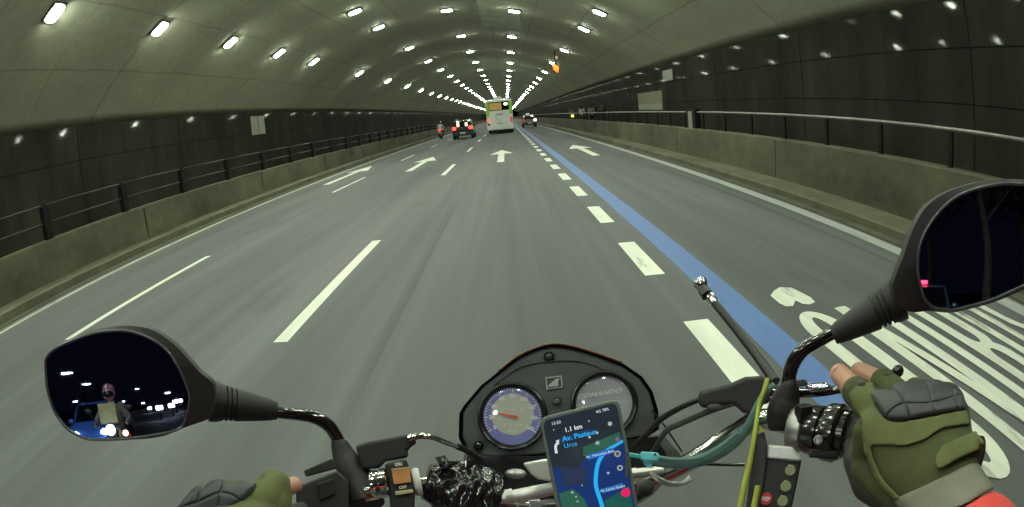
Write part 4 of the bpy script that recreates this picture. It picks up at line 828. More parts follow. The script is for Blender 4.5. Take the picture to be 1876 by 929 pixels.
# ---- crumpled black plastic bag tied round the left bar
bag = MB(); rnd = random.Random(3); A, B_ = P(780, 882, .585), P(905, 916, .60); ax = B_ - A; e1 = ax.orthogonal().normalized(); e2 = ax.normalized().cross(e1); rings = []
from mathutils import noise as mn
for i in range(46):
    t = i / 45; rad_ = .021 + .010 * math.sin(t * PI) + .011 * t; ring_ = []
    for k in range(72):
        a = 2 * PI * k / 72; dn = e1 * math.cos(a) + e2 * math.sin(a); p_ = dn * 1.6 + Vector((t * 5, t * 1.5, 0))
        w_ = 1 - abs(mn.noise(p_ * 1.3)) * 1.4 + .35 * (1 - abs(mn.noise(p_ * 3.1 + Vector((7, 3, 1)))) * 2) * .6
        ring_.append(A + ax * t + dn * rad_ * (.74 + .21 * w_))
    rings.append(ring_)
bag.loft(rings)
def bit(u, v, d, l, w):
    c = P(u, v, d); bag.add([c, c + AR * l + AU * w, c + AR * l * .4 + AU * w * 1.6 - AF * .01, c - AR * .01 - AF * .012], [(0, 1, 2), (0, 2, 3), (0, 3, 1), (1, 3, 2)])
bit(812, 862, .57, .018, .010); bit(832, 858, .575, -.02, .012); bit(850, 870, .58, .015, .016)
tag(bag.build('plastic_bag', mat('black_plastic_film', (.012, .012, .012), .2, bump=(70, .004), coat=.4), smooth=True), 'crumpled shiny black plastic bag wrapped round the left side of the handlebar', 'plastic bag')

# ---- the phone
FP = frame(1072, 850, .49)
TLc, TRc, BRc, BLc = (987, 765), (1134, 729), (1189, 1050), (1046, 1070)
def rounded(c4, rpx, n=6):
    out = []; k = len(c4)
    for i in range(k):
        p0, p1, p2 = (Vector((*c4[(i + j - 1) % k], 0)) for j in range(3)); a = p1 + (p0 - p1).normalized() * rpx; c = p1 + (p2 - p1).normalized() * rpx
        for j in range(n + 1):
            t = j / n; q_ = a * (1 - t) ** 2 + p1 * 2 * t * (1 - t) + c * t * t; out.append((q_.x, q_.y))
    return out
phone = thing('phone', onp(1072, 850, FP), 'smartphone in a grey case showing a dark navigation map, clamped in front of the gauges', 'phone')
def phpoly(name, ol, m, lift, thick=.0002, parent=phone): 
    b = MB(); b.prism([onp(u, v, FP, lift) for u, v in ol], -FP[3] * thick); return b.build(name, m, parent)
b = MB(); b.prism([onp(u, v, FP, 0) for u, v in rounded([TLc, TRc, BRc, BLc], 18)], -FP[3] * .010); b.build('case', mat('grey_green_case', (.10, .12, .10), .45), phone, bevel=.0022)
def ins(pt, du, dv): return (pt[0] + du, pt[1] + dv)
SCR = [ins(TLc, 7, 6), ins(TRc, -5, 8), ins(BRc, -8, -8), ins(BLc, 8, -8)]
def lit(n_, c, e=.55): return mat(n_, (c[0] * .3, c[1] * .3, c[2] * .3), .12, emit=c, es=e, spec=.5)
scr = phpoly('screen', rounded(SCR, 14), lit('screen_dark', (.020, .028, .040), .8), .0006)
def sp(a, b_): # screen coordinates: a across 0..1, b down 0..1 (1 = bottom corner)
    top = Vector(SCR[0]).lerp(Vector(SCR[1]), a); bot = Vector(SCR[3]).lerp(Vector(SCR[2]), a); r_ = top.lerp(bot, b_); return (r_.x, r_.y)
lay = [.0008]
def area(name, ol, c, e=.62): lay[0] += .00012; return phpoly(name, ol, lit(name, c, e), lay[0], .00008, scr)
area('map_water', [sp(.0, .30), sp(.35, .33), sp(.52, .26), sp(1, .20), sp(1, .98), sp(.02, .98)], (.010, .032, .14), .9)
area('map_park', [sp(.02, .46), sp(.22, .45), sp(.34, .52), sp(.44, .70), sp(.40, .98), sp(.03, .98)], (.035, .15, .095))
area('map_park', [sp(.46, .215), sp(.98, .175), sp(.98, .235), sp(.75, .27), sp(.50, .30), sp(.44, .26)], (.03, .13, .085))
area('map_park', [sp(.60, .56), sp(.98, .50), sp(.98, .66), sp(.62, .70)], (.02, .12, .10))
area('map_park', [sp(.05, .74), sp(.5, .80), sp(.98, .72), sp(.98, .96), sp(.05, .96)], (.03, .11, .10))
area('map_shade', [sp(.10, .30), sp(.45, .34), sp(.40, .44), sp(.12, .42)], (.03, .045, .10))
def route(name, P2, w, c, e):
    V_ = [onp(*sp(a, b_), FP, lay[0] + .0003) for a, b_ in P2]; V_ = smoothpath(V_, 6); b = MB(); L_ = []
    for i, p in enumerate(V_):
        t = (V_[min(i + 1, len(V_) - 1)] - V_[max(i - 1, 0)]).normalized(); s_ = FP[3].cross(t) * w; L_.append((p + s_, p - s_))
    for i in range(len(L_) - 1): b.add([L_[i][0], L_[i][1], L_[i + 1][1], L_[i + 1][0]], [(0, 1, 2, 3)])
    lay[0] += .0004; return b.build(name, lit(name, c, e), scr)
route('map_route', [(.84, .255), (.72, .28), (.62, .33), (.56, .40), (.535, .47), (.56, .56), (.575, .66), (.58, .98)], .0018, (.02, .40, .85), .9)
route('map_street', [(.84, .255), (1.0, .232)], .0014, (.03, .36, .8), .9)
def plab(a, b_, w, h, c, e=.9):
    return area('street_label', [sp(a, b_), sp(a + w, b_ - w * .03), sp(a + w, b_ + h - w * .03), sp(a, b_ + h)], c, e)
plab(.50, .268, .34, .030, (.01, .13, .50)); plab(.60, .485, .30, .028, (.02, .16, .42)); plab(.18, .128, .40, .034, (.012, .05, .12))
M_TXTW = lit('screen_white', (.75, .8, .85), .8); M_TXTC = lit('screen_cyan', (.03, .42, .85), .9)
def stx(body, a, b_, size, m, bold=0, rot=None):
    t0, t1 = onp(*sp(.2, b_), FP), onp(*sp(.8, b_), FP); dx = t1 - t0; rt = math.degrees(math.atan2(dx.dot(FP[2]), dx.dot(FP[1]))) if rot is None else rot
    ptext(body, onp(*sp(a, b_), FP), size, m, rot=rt, bold=bold, FR=FP, parent=scr, lift=lay[0] + .0005, name='screen_text')
stx('13:20', .17, .035, .0040, M_TXTW); stx('4G 78%', .80, .030, .0038, M_TXTW); stx('1.1 km', .38, .092, .0060, M_TXTW, .0001)
stx('Av. Pasteur', .44, .142, .0068, M_TXTC, .0001); stx('Urca', .30, .185, .0062, M_TXTC)
stx('Av. Venceslau Br\u00e1s', .67, .279, .0034, M_TXTW); stx('Av. Lauro Sodr\u00e9', .75, .495, .0034, M_TXTW)
route('turn_arrow', [(.095, .215), (.10, .175), (.13, .155)], .0012, (.8, .8, .85), .7)
area('turn_arrow_head', [sp(.115, .140), sp(.165, .135), sp(.15, .168)], (.8, .8, .85), .7)
def dot(name, a, b_, r, c, e=.8):
    o = onp(*sp(a, b_), FP, lay[0] + .0003); b = MB(); b.lathe(o, FP[3], [(0, r), (.0002, r)], 20); lay[0] += .0002; return b.build(name, lit(name, c, e), scr)
dot('map_icon', .90, .300, .0030, (.35, .37, .40)); dot('map_icon', .90, .300, .0018, (.08, .09, .11))
dot('map_icon', .90, .385, .0026, (.40, .42, .45)); dot('map_icon', .90, .385, .0014, (.03, .05, .12))
dot('map_icon', .92, .535, .0042, (.75, .02, .12)); area('icon_mark', [sp(.89, .528), sp(.915, .520), sp(.94, .527), sp(.94, .55), sp(.89, .553)], (.8, .5, .55))
dot('map_icon', .87, .115, .0020, (.4, .42, .42)); dot('map_icon', .66, .21, .0018, (.35, .4, .4)); dot('map_pin', .20, .60, .0022, (.25, .35, .9)); dot('map_pin', .93, .215, .0016, (.3, .1, .3))
for a, b_, r in ((.20, .47, .0011), (.24, .50, .0008), (.245, .53, .0008), (.35, .44, .0007), (.12, .07, .0006), (.6, .07, .0008), (.57, .165, .0012), (.68, .15, .0012), (.73, .40, .0012)): dot('map_dot', a, b_, r, (.4, .45, .5))
b = MB(); b.obox(P(1148, 852, .487), FP[1], FP[2], FP[3], .0012, .012, .003); b.build('side_button', M_KNOB, phone, bevel=.0005)

# ---- lanyard strap with its buckle
strap = thing('strap', P(1185, 838, .54), 'grey-green lanyard with a cyan buckle looping from the phone to the right mirror stem', 'strap')
M_STR = mat('grey_green_strap', (.10, .19, .165), .7, noise=(60, .15)); M_CY = mat('cyan_buckle', (.14, .62, .66), .35)
ptube('band', [(1150, 836, .53), (1178, 842, .54), (1215, 848, .545), (1260, 850, .545), (1305, 838, .54), (1345, 812, .53), (1373, 778, .515), (1387, 748, .50), (1402, 720, .49), (1418, 704, .485)], [8, 8, 9, 9, 9.5, 10, 10, 9, 8, 5], M_STR, strap, flat=.6)
ptube('band', [(1205, 838, .54), (1240, 842, .54), (1280, 838, .535), (1320, 818, .528), (1352, 792, .518)], [4, 4, 5, 5, 4], M_STR, strap, flat=.6)
poly('buckle', [(1172, 831), (1176, 827), (1203, 829), (1208, 832), (1207, 841), (1203, 845), (1176, 843), (1172, 840)], frame(1190, 836, .525), .006, M_CY, strap, bevel=.0015)
poly('buckle_tab', [(1178, 844), (1200, 846), (1192, 858), (1180, 853)], frame(1190, 836, .53), .004, M_CY, strap, bevel=.001)
poly('cyan_end', [(1153, 829), (1172, 832), (1171, 841), (1154, 838)], frame(1162, 835, .528), .006, M_CY, strap, bevel=.001)
b = MB(); c = P(1200, 832.5, .5235); b.lathe(c, frame(1190, 836, .525)[3], [(0, .0014), (.001, .0014)], 12); b.build('buckle_hole', M_INK, strap)

# ---- button panel hanging under the right control
FB = frame(1430, 880, .47)
pod = thing('button_panel', P(1425, 870, .47), 'black push-button panel with three olive buttons and a red one, hung in a yellow-edged holder', 'button panel')
poly('panel', [(1404, 838), (1469, 842), (1451, 929), (1438, 1000), (1372, 1000), (1390, 929)], FB, .016, mat('panel_black', (.012, .013, .010), .5, noise=(40, .3)), pod, bevel=.002)
poly('top_cap', [(1406, 814), (1452, 818), (1460, 830), (1469, 836), (1468, 846), (1405, 840)], FB, .014, M_FOIL, pod, lift=.004, bevel=.003)
poly('holder', [(1384, 795), (1400, 790), (1405, 812), (1404, 850), (1392, 929), (1380, 1000), (1356, 1000), (1372, 880)], FB, .012, mat('dark_grey_cloth', (.035, .036, .037), .8, noise=(60, .2)), pod, lift=.006, bevel=.002)
M_LIME = mat('yellow_green_piping', (.30, .34, .035), .6, noise=(40, .2))
ptube('piping', [(1406, 694, .49), (1400, 715, .485), (1391, 742, .483), (1385, 780, .47), (1377, 830, .462), (1366, 880, .458), (1357, 925, .455), (1350, 960, .455)], [5, 4.5, 4, 4.5, 5, 6, 6.5, 7], M_LIME, pod)
ptube('piping', [(1389, 890, .457), (1382, 925, .455), (1378, 950, .455)], [6, 6, 6], M_LIME, pod)
poly('piping_tab', [(1391, 779), (1403, 789), (1392, 793)], frame(1396, 786, .462), .003, M_LIME, pod)
M_OLB = mat('olive_button_face', (.24, .26, .13), .5)
for i, (u, v, r, m_) in enumerate(((1448, 862, 10, M_OLB), (1440, 891, 10, M_OLB), (1434, 918, 10, M_OLB), (1403, 914, 12, mat('red_button', (.55, .04, .03), .5)))):
    o = onp(u, v, FB); rr = (onp(u + r, v, FB) - o).length; b = MB(); b.lathe(o, FB[3], [(0, rr), (.0022, rr), (.003, rr * .85), (.003, .0001)], 28); k_ = b.build('push_button', m_, pod, auto=True)
    if i == 3: ptext('REP', o, .0048, FR=FB, parent=k_, lift=.0032, bold=.0002, rot=-5)
    else: ptext(('UP', 'MID', 'LOW')[i] if False else '\u2013\u2013', onp(u, v - 10.5, FB), .004, FR=FB, parent=pod, lift=.0004, rot=-8)
# ================================================================== THE RIDER
M_OLIVE = mat('olive_glove', (.112, .125, .046), .9, noise=(45, .20), bump=(55, .0022)); M_OLIVED = mat('dark_olive_glove', (.062, .070, .026), .9, noise=(60, .22), bump=(50, .0028))
M_GUARD = mat('knuckle_guard', (.045, .048, .052), .55, noise=(60, .15), bump=(700, .0003)); M_PALM = mat('grey_palm_leather', (.045, .045, .040), .7, noise=(60, .2), bump=(300, .0006))
M_BAND = mat('grey_wrist_band', (.16, .16, .125), .9, noise=(90, .12), bump=(500, .0008)); M_RED = mat('red_sleeve', (.62, .055, .045), .8, noise=(30, .1), bump=(200, .001))
M_SKINR = mat('rider_skin', (.50, .27, .19), .5, noise=(60, .08))
RB = Vector((0, -.35, 0))
rider = thing('person', RB, 'rider seen by both hands in olive fingerless gloves and a red sleeve, holding the handlebar', 'person')
def C(cx, cy, d): return P(1500 + .311 * cx, 640 + .311 * cy, d)
def Lc(cx, cy, d): return P(320 + .1604 * cx, 780 + .1604 * cy, d)
def cap(b, a, c, r0, r1=None, n=16):
    r1 = r0 if r1 is None else r1; t = (c - a).normalized()
    pr = [(-r0 * .98, r0 * .15), (-r0 * .8, r0 * .6), (-r0 * .4, r0 * .92), (0, r0)]; L_ = (c - a).length
    pr += [(L_, r1), (L_ + r1 * .4, r1 * .92), (L_ + r1 * .8, r1 * .6), (L_ + r1 * .98, r1 * .15)]
    b.lathe(a, t, pr, n); return b
def hand_loft(b, secs, n=24, power=2.3):
    rings = []
    for (L_, R_, th) in secs:
        c = (L_ + R_) / 2; x = (R_ - L_) / 2; z = (EYE - c).normalized(); z = (z - x.normalized() * z.dot(x.normalized())).normalized(); r_ = []
        for k in range(n):
            a = 2 * PI * k / n; ca, sa = math.cos(a), math.sin(a); f = lambda t: math.copysign(abs(t) ** (2 / power), t)
            r_.append(c + x * f(ca) + z * th * f(sa))
        rings.append(r_)
    b.loft(rings)
RM = lambda vs, it=4: [('REMESH', dict(mode='VOXEL', voxel_size=vs, use_smooth_shade=True)), ('SMOOTH', dict(iterations=it, factor=.5))]
# right glove: back of the hand, finger sheaths; the thumb goes under the grip
b = MB()
hand_loft(b, [(C(500, 960, .389), C(965, 720, .378), .022), (C(452, 900, .395), C(935, 665, .385), .021), (C(345, 770, .402), C(975, 575, .392), .023), (C(285, 610, .410), C(905, 480, .405), .025), (C(250, 480, .416), C(895, 405, .413), .025),
              (C(262, 390, .421), C(885, 340, .419), .024), (C(320, 300, .430), C(850, 270, .429), .021), (C(400, 240, .442), C(790, 225, .442), .016)])
cap(b, C(345, 370, .425), C(215, 245, .440), .0145, .0122)         # index sheath
cap(b, C(480, 290, .438), C(372, 185, .462), .0130, .0112)         # middle
cap(b, C(620, 270, .445), C(560, 235, .485), .0125, .0105); cap(b, C(560, 235, .485), C(600, 330, .505), .0105, .010)   # ring, over the lever and back to the grip
cap(b, C(760, 280, .440), C(720, 260, .475), .0115, .010); cap(b, C(720, 260, .475), C(740, 340, .492), .010, .0095)   # little finger
cap(b, C(280, 480, .418), C(262, 700, .432), .0115, .011)          # edge towards the thumb
cap(b, C(262, 700, .425), C(470, 880, .41), .0105, .013)
gR = b.build('right_glove', M_OLIVED, rider, mods=RM(.0016, 6))
gR['label'] = 'right olive glove with raised black knuckle guard'
def patch(name, ol, d, m, target, off=.0014, thick=.0016, step=5, bulge=None, parent=None, mods=()):
    """a sewn-on panel: fine sheet with that outline, laid on the glove's surface"""
    us = [p[0] for p in ol]; vs_ = [p[1] for p in ol]; cu, cv = (min(us) + max(us)) / 2, (min(vs_) + max(vs_)) / 2; fr = frame(cu, cv, d)
    def inside(u, v):
        r_ = False; j = len(ol) - 1
        for i in range(len(ol)):
            if (ol[i][1] > v) != (ol[j][1] > v) and u < (ol[j][0] - ol[i][0]) * (v - ol[i][1]) / (ol[j][1] - ol[i][1]) + ol[i][0]: r_ = not r_
            j = i
        return r_
    from mathutils.geometry import delaunay_2d_cdt
    pts2 = []; n = len(ol)
    for i in range(n):
        a, c = Vector(ol[i]), Vector(ol[(i + 1) % n]); k = max(1, int((c - a).length / step))
        pts2 += [a.lerp(c, j / k) for j in range(k)]
    nb = len(pts2); u = min(us) + step / 2
    while u < max(us):
        v = min(vs_) + step / 2
        while v < max(vs_):
            if inside(u, v) and min((Vector((u, v)) - q_).length for q_ in pts2[:nb]) > step * .6: pts2.append(Vector((u, v)))
            v += step
        u += step
    r_ = delaunay_2d_cdt(pts2, [], [list(range(nb))], 1, 1e-6)
    me = bpy.data.meshes.new(name); X_, Y_, Z_ = fr[1], fr[2], fr[3]
    co = []
    for q_ in r_[0]:
        w_ = onp(q_.x, q_.y, fr, .03) - fr[0]; co.append((w_.dot(X_), w_.dot(Y_), w_.dot(Z_)))
    me.from_pydata(co, [], [tuple(f) for f in r_[2]]); me.materials.append(m); me.shade_smooth()
    o = bpy.data.objects.new(name, me); COL.objects.link(o); pr = parent or target; o.parent = pr
    q_ = Matrix((X_, Y_, Z_)).transposed().to_4x4(); q_.translation = fr[0] - root_of(pr); o.matrix_local = q_
    s_ = o.modifiers.new('lay', 'SHRINKWRAP'); s_.target = target; s_.wrap_method = 'PROJECT'; s_.use_project_z = True; s_.use_negative_direction = True; s_.use_positive_direction = True; s_.offset = off; s_.wrap_mode = 'ABOVE_SURFACE'
    sm = o.modifiers.new('smooth', 'SMOOTH'); sm.iterations = 3
    so_ = o.modifiers.new('thick', 'SOLIDIFY'); so_.thickness = thick; so_.offset = -1
    return o
cc = lambda L_: [(1500 + .311 * x, 640 + .311 * y) for x, y in L_]
patch('back_panel', cc([(150, 245), (215, 185), (290, 172), (330, 240), (308, 262), (345, 350), (400, 420), (470, 440), (700, 400), (862, 362), (885, 400), (888, 455), (800, 465), (720, 480), (620, 545), (520, 575), (420, 572), (318, 568), (330, 640), (380, 740), (430, 800), (500, 862), (470, 885), (370, 800), (300, 700), (268, 600), (258, 500), (245, 400), (190, 330)]), .42, M_OLIVE, gR, off=.0010)
patch('closure_tab', cc([(690, 640), (720, 595), (780, 570), (870, 530), (920, 505), (965, 520), (985, 560), (972, 590), (900, 625), (820, 665), (760, 700), (705, 725), (685, 690)]), .40, M_OLIVE, gR, off=.0030, thick=.003)
b = MB()
for (x, y, rx, ry) in ((396, 325, 98, 98), (500, 302, 95, 124), (615, 288, 100, 120), (725, 287, 95, 110), (808, 290, 64, 84)):
    c = C(x, y, .4105); xx = (C(x + rx, y, .4105) - c); yy = C(x, y + ry, .4105) - c; b.ell(c, xx, yy, (EYE - c).normalized() * .0150, 24, 16)
from mathutils.geometry import delaunay_2d_cdt
def relief(name, ol, seams, depth, toP, m, parent, step, gap, puff, thick):
    """padded guard: a domed pad with grooves along the seams, in its own depth"""
    def segd(p, a, c):
        ab = c - a; t = max(0, min(1, (p - a).dot(ab) / max(1e-9, ab.dot(ab)))); return (p - a - ab * t).length
    O = [Vector(q) for q in ol]; O = [Vector((q.x, q.y)) for q in smoothpath([Vector((*q, 0)) for q in O + O[:1]], 3)[:-1]]
    SG = []
    for s_ in seams:
        q_ = [Vector((w.x, w.y)) for w in smoothpath([Vector((*w, 0)) for w in s_], 4)]; SG += list(zip(q_[:-1], q_[1:]))
    ED = list(zip(O, O[1:] + O[:1]))
    def inside(p):
        r_ = False
        for a, c in ED:
            if (a.y > p.y) != (c.y > p.y) and p.x < (c.x - a.x) * (p.y - a.y) / (c.y - a.y) + a.x: r_ = not r_
        return r_
    P2 = []
    for a, c in ED:
        k = max(1, int((c - a).length / step)); P2 += [a.lerp(c, j / k) for j in range(k)]
    nb = len(P2); x0, x1, y0, y1 = min(q.x for q in O), max(q.x for q in O), min(q.y for q in O), max(q.y for q in O); y = y0 + step * .5
    while y < y1:
        x = x0 + step * .5
        while x < x1:
            p = Vector((x, y))
            if inside(p) and min(segd(p, a, c) for a, c in ED) > step * .5: P2.append(p)
            x += step
        y += step
    rr_ = delaunay_2d_cdt(P2, [], [list(range(nb))], 1, 1e-6); b = MB(); vs = []; back = []
    for q in rr_[0]:
        p = Vector((q[0], q[1])); e = min(segd(p, a, c) for a, c in ED); s_ = min([segd(p, a, c) for a, c in SG] + [99])
        f = lambda t: 1 - (1 - min(1, t)) ** 2
        h = puff * f(e / (gap * 3.2)) + puff * .55 * f(s_ / (gap * 1.3)) - puff * .55
        d0 = depth(p.x, p.y); vs.append(toP(p.x, p.y, d0 - h)); back.append(toP(p.x, p.y, d0 + thick))
    n_ = len(vs); fs = [tuple(f_) for f_ in rr_[2]]; b.add(vs + back, fs + [tuple(i + n_ for i in f_[::-1]) for f_ in fs])
    from collections import Counter
    cnt = Counter(); 
    for f_ in fs:
        for i in range(len(f_)): cnt[(f_[i], f_[(i + 1) % len(f_)])] += 1
    for (i, j) in list(cnt):
        if (j, i) not in cnt: b.f.append([j, i, i + n_, j + n_]); b.mi.append(0)
    return b.build(name, m, parent, auto=True)
GO = [(305, 262), (318, 244), (345, 236), (400, 238), (432, 240), (436, 215), (448, 200), (498, 190), (560, 182), (634, 178), (700, 178), (745, 196), (762, 206), (805, 205), (830, 230), (852, 262), (862, 300), (868, 350), (790, 368), (700, 384), (600, 405), (520, 424), (440, 422), (400, 412), (366, 376), (330, 310)]
GSM = [[(398, 412), (415, 372), (450, 340), (510, 316), (600, 319), (670, 311), (745, 293), (805, 272), (856, 268)], [(440, 236), (478, 262), (505, 316), (524, 360), (536, 418)], [(626, 178), (650, 235), (668, 311), (676, 350), (684, 388)], [(768, 205), (786, 225), (803, 272), (812, 320), (816, 362)]]
def gdep(x, y):
    t = (y - 190) / 230; base_ = .4130 - .0240 * (1 - (1 - min(1, max(0, t))) ** 2); dx = (x - 600) / 270; return base_ + .0075 * dx * dx + (.004 if x > 600 else .002) * abs(dx) ** 4
gd = relief('knuckle_guard', GO, GSM, gdep, C, M_GUARD, gR, 6.5, 11, .0034, .022)
for (x, y, d_, an) in ((100, 118, .4520, 0), (222, 112, .4815, 1)):
    b = MB(); c = C(x, y, d_); b.ell(c, C(x + 20, y - 2, d_) - c, C(x - 6, y + 24, d_) - c, (EYE - c).normalized() * .0016, 14, 8); b.build('fingernail', mat('nail', (.60, .36, .29), .35), rider, smooth=True)
for (x, y) in ((255, 210), (410, 157)):
    b = MB(); d_ = .4245 if x < 300 else .4475; c = C(x, y, d_); b.ell(c, (C(x + 24, y + 14, d_) - c), (C(x - 12, y + 22, d_) - c), (EYE - c).normalized() * .002, 16, 8); b.build('vent_hole', M_INK, gR, smooth=True)
ptm = MB(); cap(ptm, C(238, 640, .452), C(300, 790, .448), .0145, .0155); cap(ptm, C(300, 790, .448), C(440, 850, .435), .0155, .018); cap(ptm, C(250, 640, .455), C(205, 560, .475), .0125, .011)
pl_ = ptm.build('thumb_palm', M_PALM, gR, mods=RM(.0016, 6))
# wrist band and sleeve
b = MB(); hand_loft(b, [(C(440, 882, .395), C(925, 655, .385), .0255), (C(462, 915, .393), C(950, 680, .383), .027), (C(520, 985, .386), C(985, 738, .375), .029), (C(560, 1060, .378), C(1040, 815, .366), .030)]); b.build('wrist_band', M_BAND, gR, mods=[('REMESH', dict(mode='VOXEL', voxel_size=.002, use_smooth_shade=True)), ('SMOOTH', dict(iterations=4))])
b = MB(); hand_loft(b, [(C(570, 1085, .376), C(1020, 830, .364), .033), (C(640, 1130, .37), C(1100, 870, .356), .037), (C(740, 1260, .355), C(1230, 1010, .34), .042), (C(900, 1560, .33), C(1440, 1300, .31), .048)]); 
wR = (C(800, 1000, .375)); wL = P(330, 1010, .50)
# body: fingers that show, arms, torso and head in one skin
J = dict(pel=(0, -.02, .80), neck=(0, .10, 1.36), head=(0, .04, 1.60), shL=(-.19, .06, 1.32), shR=(.19, .06, 1.32))
body = MB()
cap(body, C(215, 245, .4415), C(118, 140, .4580), .0103, .0085); cap(body, C(385, 200, .463), C(232, 125, .488), .0095, .0082)
fore = C(1100, 1450, .325); body.tube([C(230, 250, .445), C(420, 360, .43), C(640, 640, .405), C(800, 950, .378), fore, Vector((.36, -.10, 1.14)), Vector((.20, -.29, 1.31))], [.008, .012, .016, .018, .026, .040, .048], 14)
body.tube([C(400, 210, .465), C(520, 330, .44), C(640, 560, .41)], [.008, .010, .014], 10)
hL = [P(515, 886, .505), P(542, 889, .515)]
cap(body, P(500, 900, .50), P(540, 888, .512), .009, .0082)
body.tube([P(505, 895, .50), P(440, 960, .49), wL, Vector((-.36, -.10, 1.13)), Vector((-.20, -.29, 1.31))], [.008, .022, .027, .040, .048], 14)
tb = Vector((0, -.35, 0)); Xa, Ya, Za = Vector((1, 0, 0)), Vector((0, 1, 0)), Vector((0, 0, 1))
body.loft([[tb + Vector((w * math.cos(a), yy + dd * math.sin(a), zz)) for a in [2 * PI * k / 20 for k in range(20)]] for zz, yy, w, dd in ((.80, -.03, .17, .13), (1.0, -.02, .15, .11), (1.22, .02, .18, .115), (1.36, .04, .10, .075))])
body.tube([tb + Vector((0, .04, 1.33)), tb + Vector((0, .07, 1.50))], .055, 14)
hc = tb + Vector((0, .08, 1.60)); body.ell(hc, Xa * .077, Ya * .095, Za * .12, 20, 14); body.tube([hc + Ya * .085, hc + Ya * .11 - Za * .02], [.01, .015], 8)
for s in (-1, 1):
    body.ell(hc + Xa * s * .078, Xa * .012, Ya * .022, Za * .03, 10, 6)
    body.tube([tb + Vector((s * .10, -.02, .82)), tb + Vector((s * .24, .38, .74)), tb + Vector((s * .20, .22, .34))], [.085, .058, .038], 14); body.ell(tb + Vector((s * .20, .28, .30)), Xa * .045, Ya * .13, Za * .04)
body.build('body', M_SKINR, rider, mods=RM(.0022, 4))
sl = b; sl.tube([C(1060, 1380, .33), fore, Vector((.36, -.10, 1.14)), Vector((.20, -.29, 1.31))], [.045, .047, .062, .068], 18)
sl.tube([wL.lerp(Vector((-.36, -.10, 1.13)), .10), wL.lerp(Vector((-.36, -.10, 1.13)), .5), Vector((-.36, -.10, 1.13)), Vector((-.20, -.29, 1.31))], [.040, .045, .060, .068], 18)
sl.loft([[tb + Vector((w * math.cos(a), yy + dd * math.sin(a), zz)) for a in [2 * PI * k / 24 for k in range(24)]] for zz, yy, w, dd in ((.74, -.03, .195, .155), (1.0, -.02, .175, .135), (1.22, .02, .205, .14), (1.37, .04, .125, .10))])
sl.build('red_jacket', M_RED, rider, mods=RM(.004, 4))
b = MB(); b.loft([[tb + Vector((w * math.cos(a), yy + dd * math.sin(a), zz)) for a in [2 * PI * k / 24 for k in range(24)]] for zz, yy, w, dd in ((.78, -.03, .208, .168), (1.0, -.02, .188, .148), (1.22, .02, .218, .152), (1.36, .04, .15, .118), (1.40, .04, .09, .07))])
b.build('added_vest', cloth('added_vest_black', (.012, .012, .013)), rider, smooth=True)  # unseen vest, added to keep the red jacket out of chrome reflections
b = MB()
for s in (-1, 1): b.tube([tb + Vector((s * .10, -.04, .82)), tb + Vector((s * .24, .38, .74)), tb + Vector((s * .20, .22, .38))], [.10, .075, .055], 16)
b.ell(tb + Vector((0, -.03, .82)), Xa * .18, Ya * .15, Za * .10); b.build('trousers', cloth('rider_jeans', (.02, .025, .04)), rider, mods=RM(.008, 3))
for s in (-1, 1):
    b = MB(); b.ell(tb + Vector((s * .20, .29, .30)), Xa * .052, Ya * .145, Za * .055); b.build('shoe', M_RUB, rider, smooth=True)
b = MB(); b.ell(hc + Za * .02 - Ya * .02, Xa * .13, Ya * .145, Za * .15, 24, 16); hm = b.build('helmet', M_CARDK, rider, smooth=True)
b = MB(); b.ell(hc + Ya * .035 + Za * .015, Xa * .108, Ya * .10, Za * .055, 20, 12); b.build('visor', M_GLASS, hm, smooth=True)
# left glove
b = MB(); LC = lambda x, y, d: Lc(x, y, d)
hand_loft(b, [(LC(-100, 1500, .475), LC(900, 1620, .475), .026), (LC(-20, 1180, .482), LC(1050, 1250, .487), .027), (LC(120, 960, .49), LC(1180, 960, .495), .025), (LC(320, 820, .498), LC(1150, 820, .503), .02), (LC(480, 740, .508), LC(1050, 740, .51), .013)])
cap(b, LC(960, 900, .497), LC(1150, 690, .507), .0185, .0165)
cap(b, LC(1180, 900, .50), LC(1185, 690, .507), .013, .0135)
cap(b, LC(700, 780, .51), LC(760, 730, .535), .013, .011); cap(b, LC(520, 760, .51), LC(560, 720, .535), .012, .0105); cap(b, LC(340, 800, .51), LC(380, 770, .53), .011, .010)
cap(b, LC(1000, 1100, .50), LC(1250, 1250, .53), .015, .012)      # thumb under the grip
gL = b.build('left_glove', M_OLIVE, rider, mods=RM(.0018, 6)); gL['label'] = 'left olive glove at the bottom edge with scalloped black knuckle guard'
def ldep(x, y):
    t = max(0, min(1, (y - 600) / 260)); dx = (x - 500) / 470; return .4865 - .0125 * (1 - (1 - t) ** 2) + .008 * dx * dx
relief('knuckle_guard', [(-20, 1000), (20, 930), (80, 868), (130, 800), (200, 715), (255, 692), (325, 706), (378, 655), (440, 616), (520, 610), (600, 638), (655, 648), (720, 630), (800, 632), (870, 648), (930, 656), (905, 725), (850, 785), (790, 850), (700, 915), (600, 980), (300, 1060), (60, 1060)],
       [[(20, 945), (150, 905), (260, 872), (350, 830), (430, 790), (520, 765), (620, 775), (700, 815), (770, 880)], [(325, 700), (280, 760), (262, 872)], [(548, 615), (540, 700), (512, 790), (500, 1020)]], ldep, LC, M_GUARD, gL, 13, 22, .0040, .022)
b = MB(); c = LC(1015, 585, .4985); b.ell(c, LC(1050, 560, .4985) - c, LC(1000, 560, .4985) - c, (EYE - c).normalized() * .003, 12, 8); b.build('vent_hole', M_INK, gL, smooth=True)

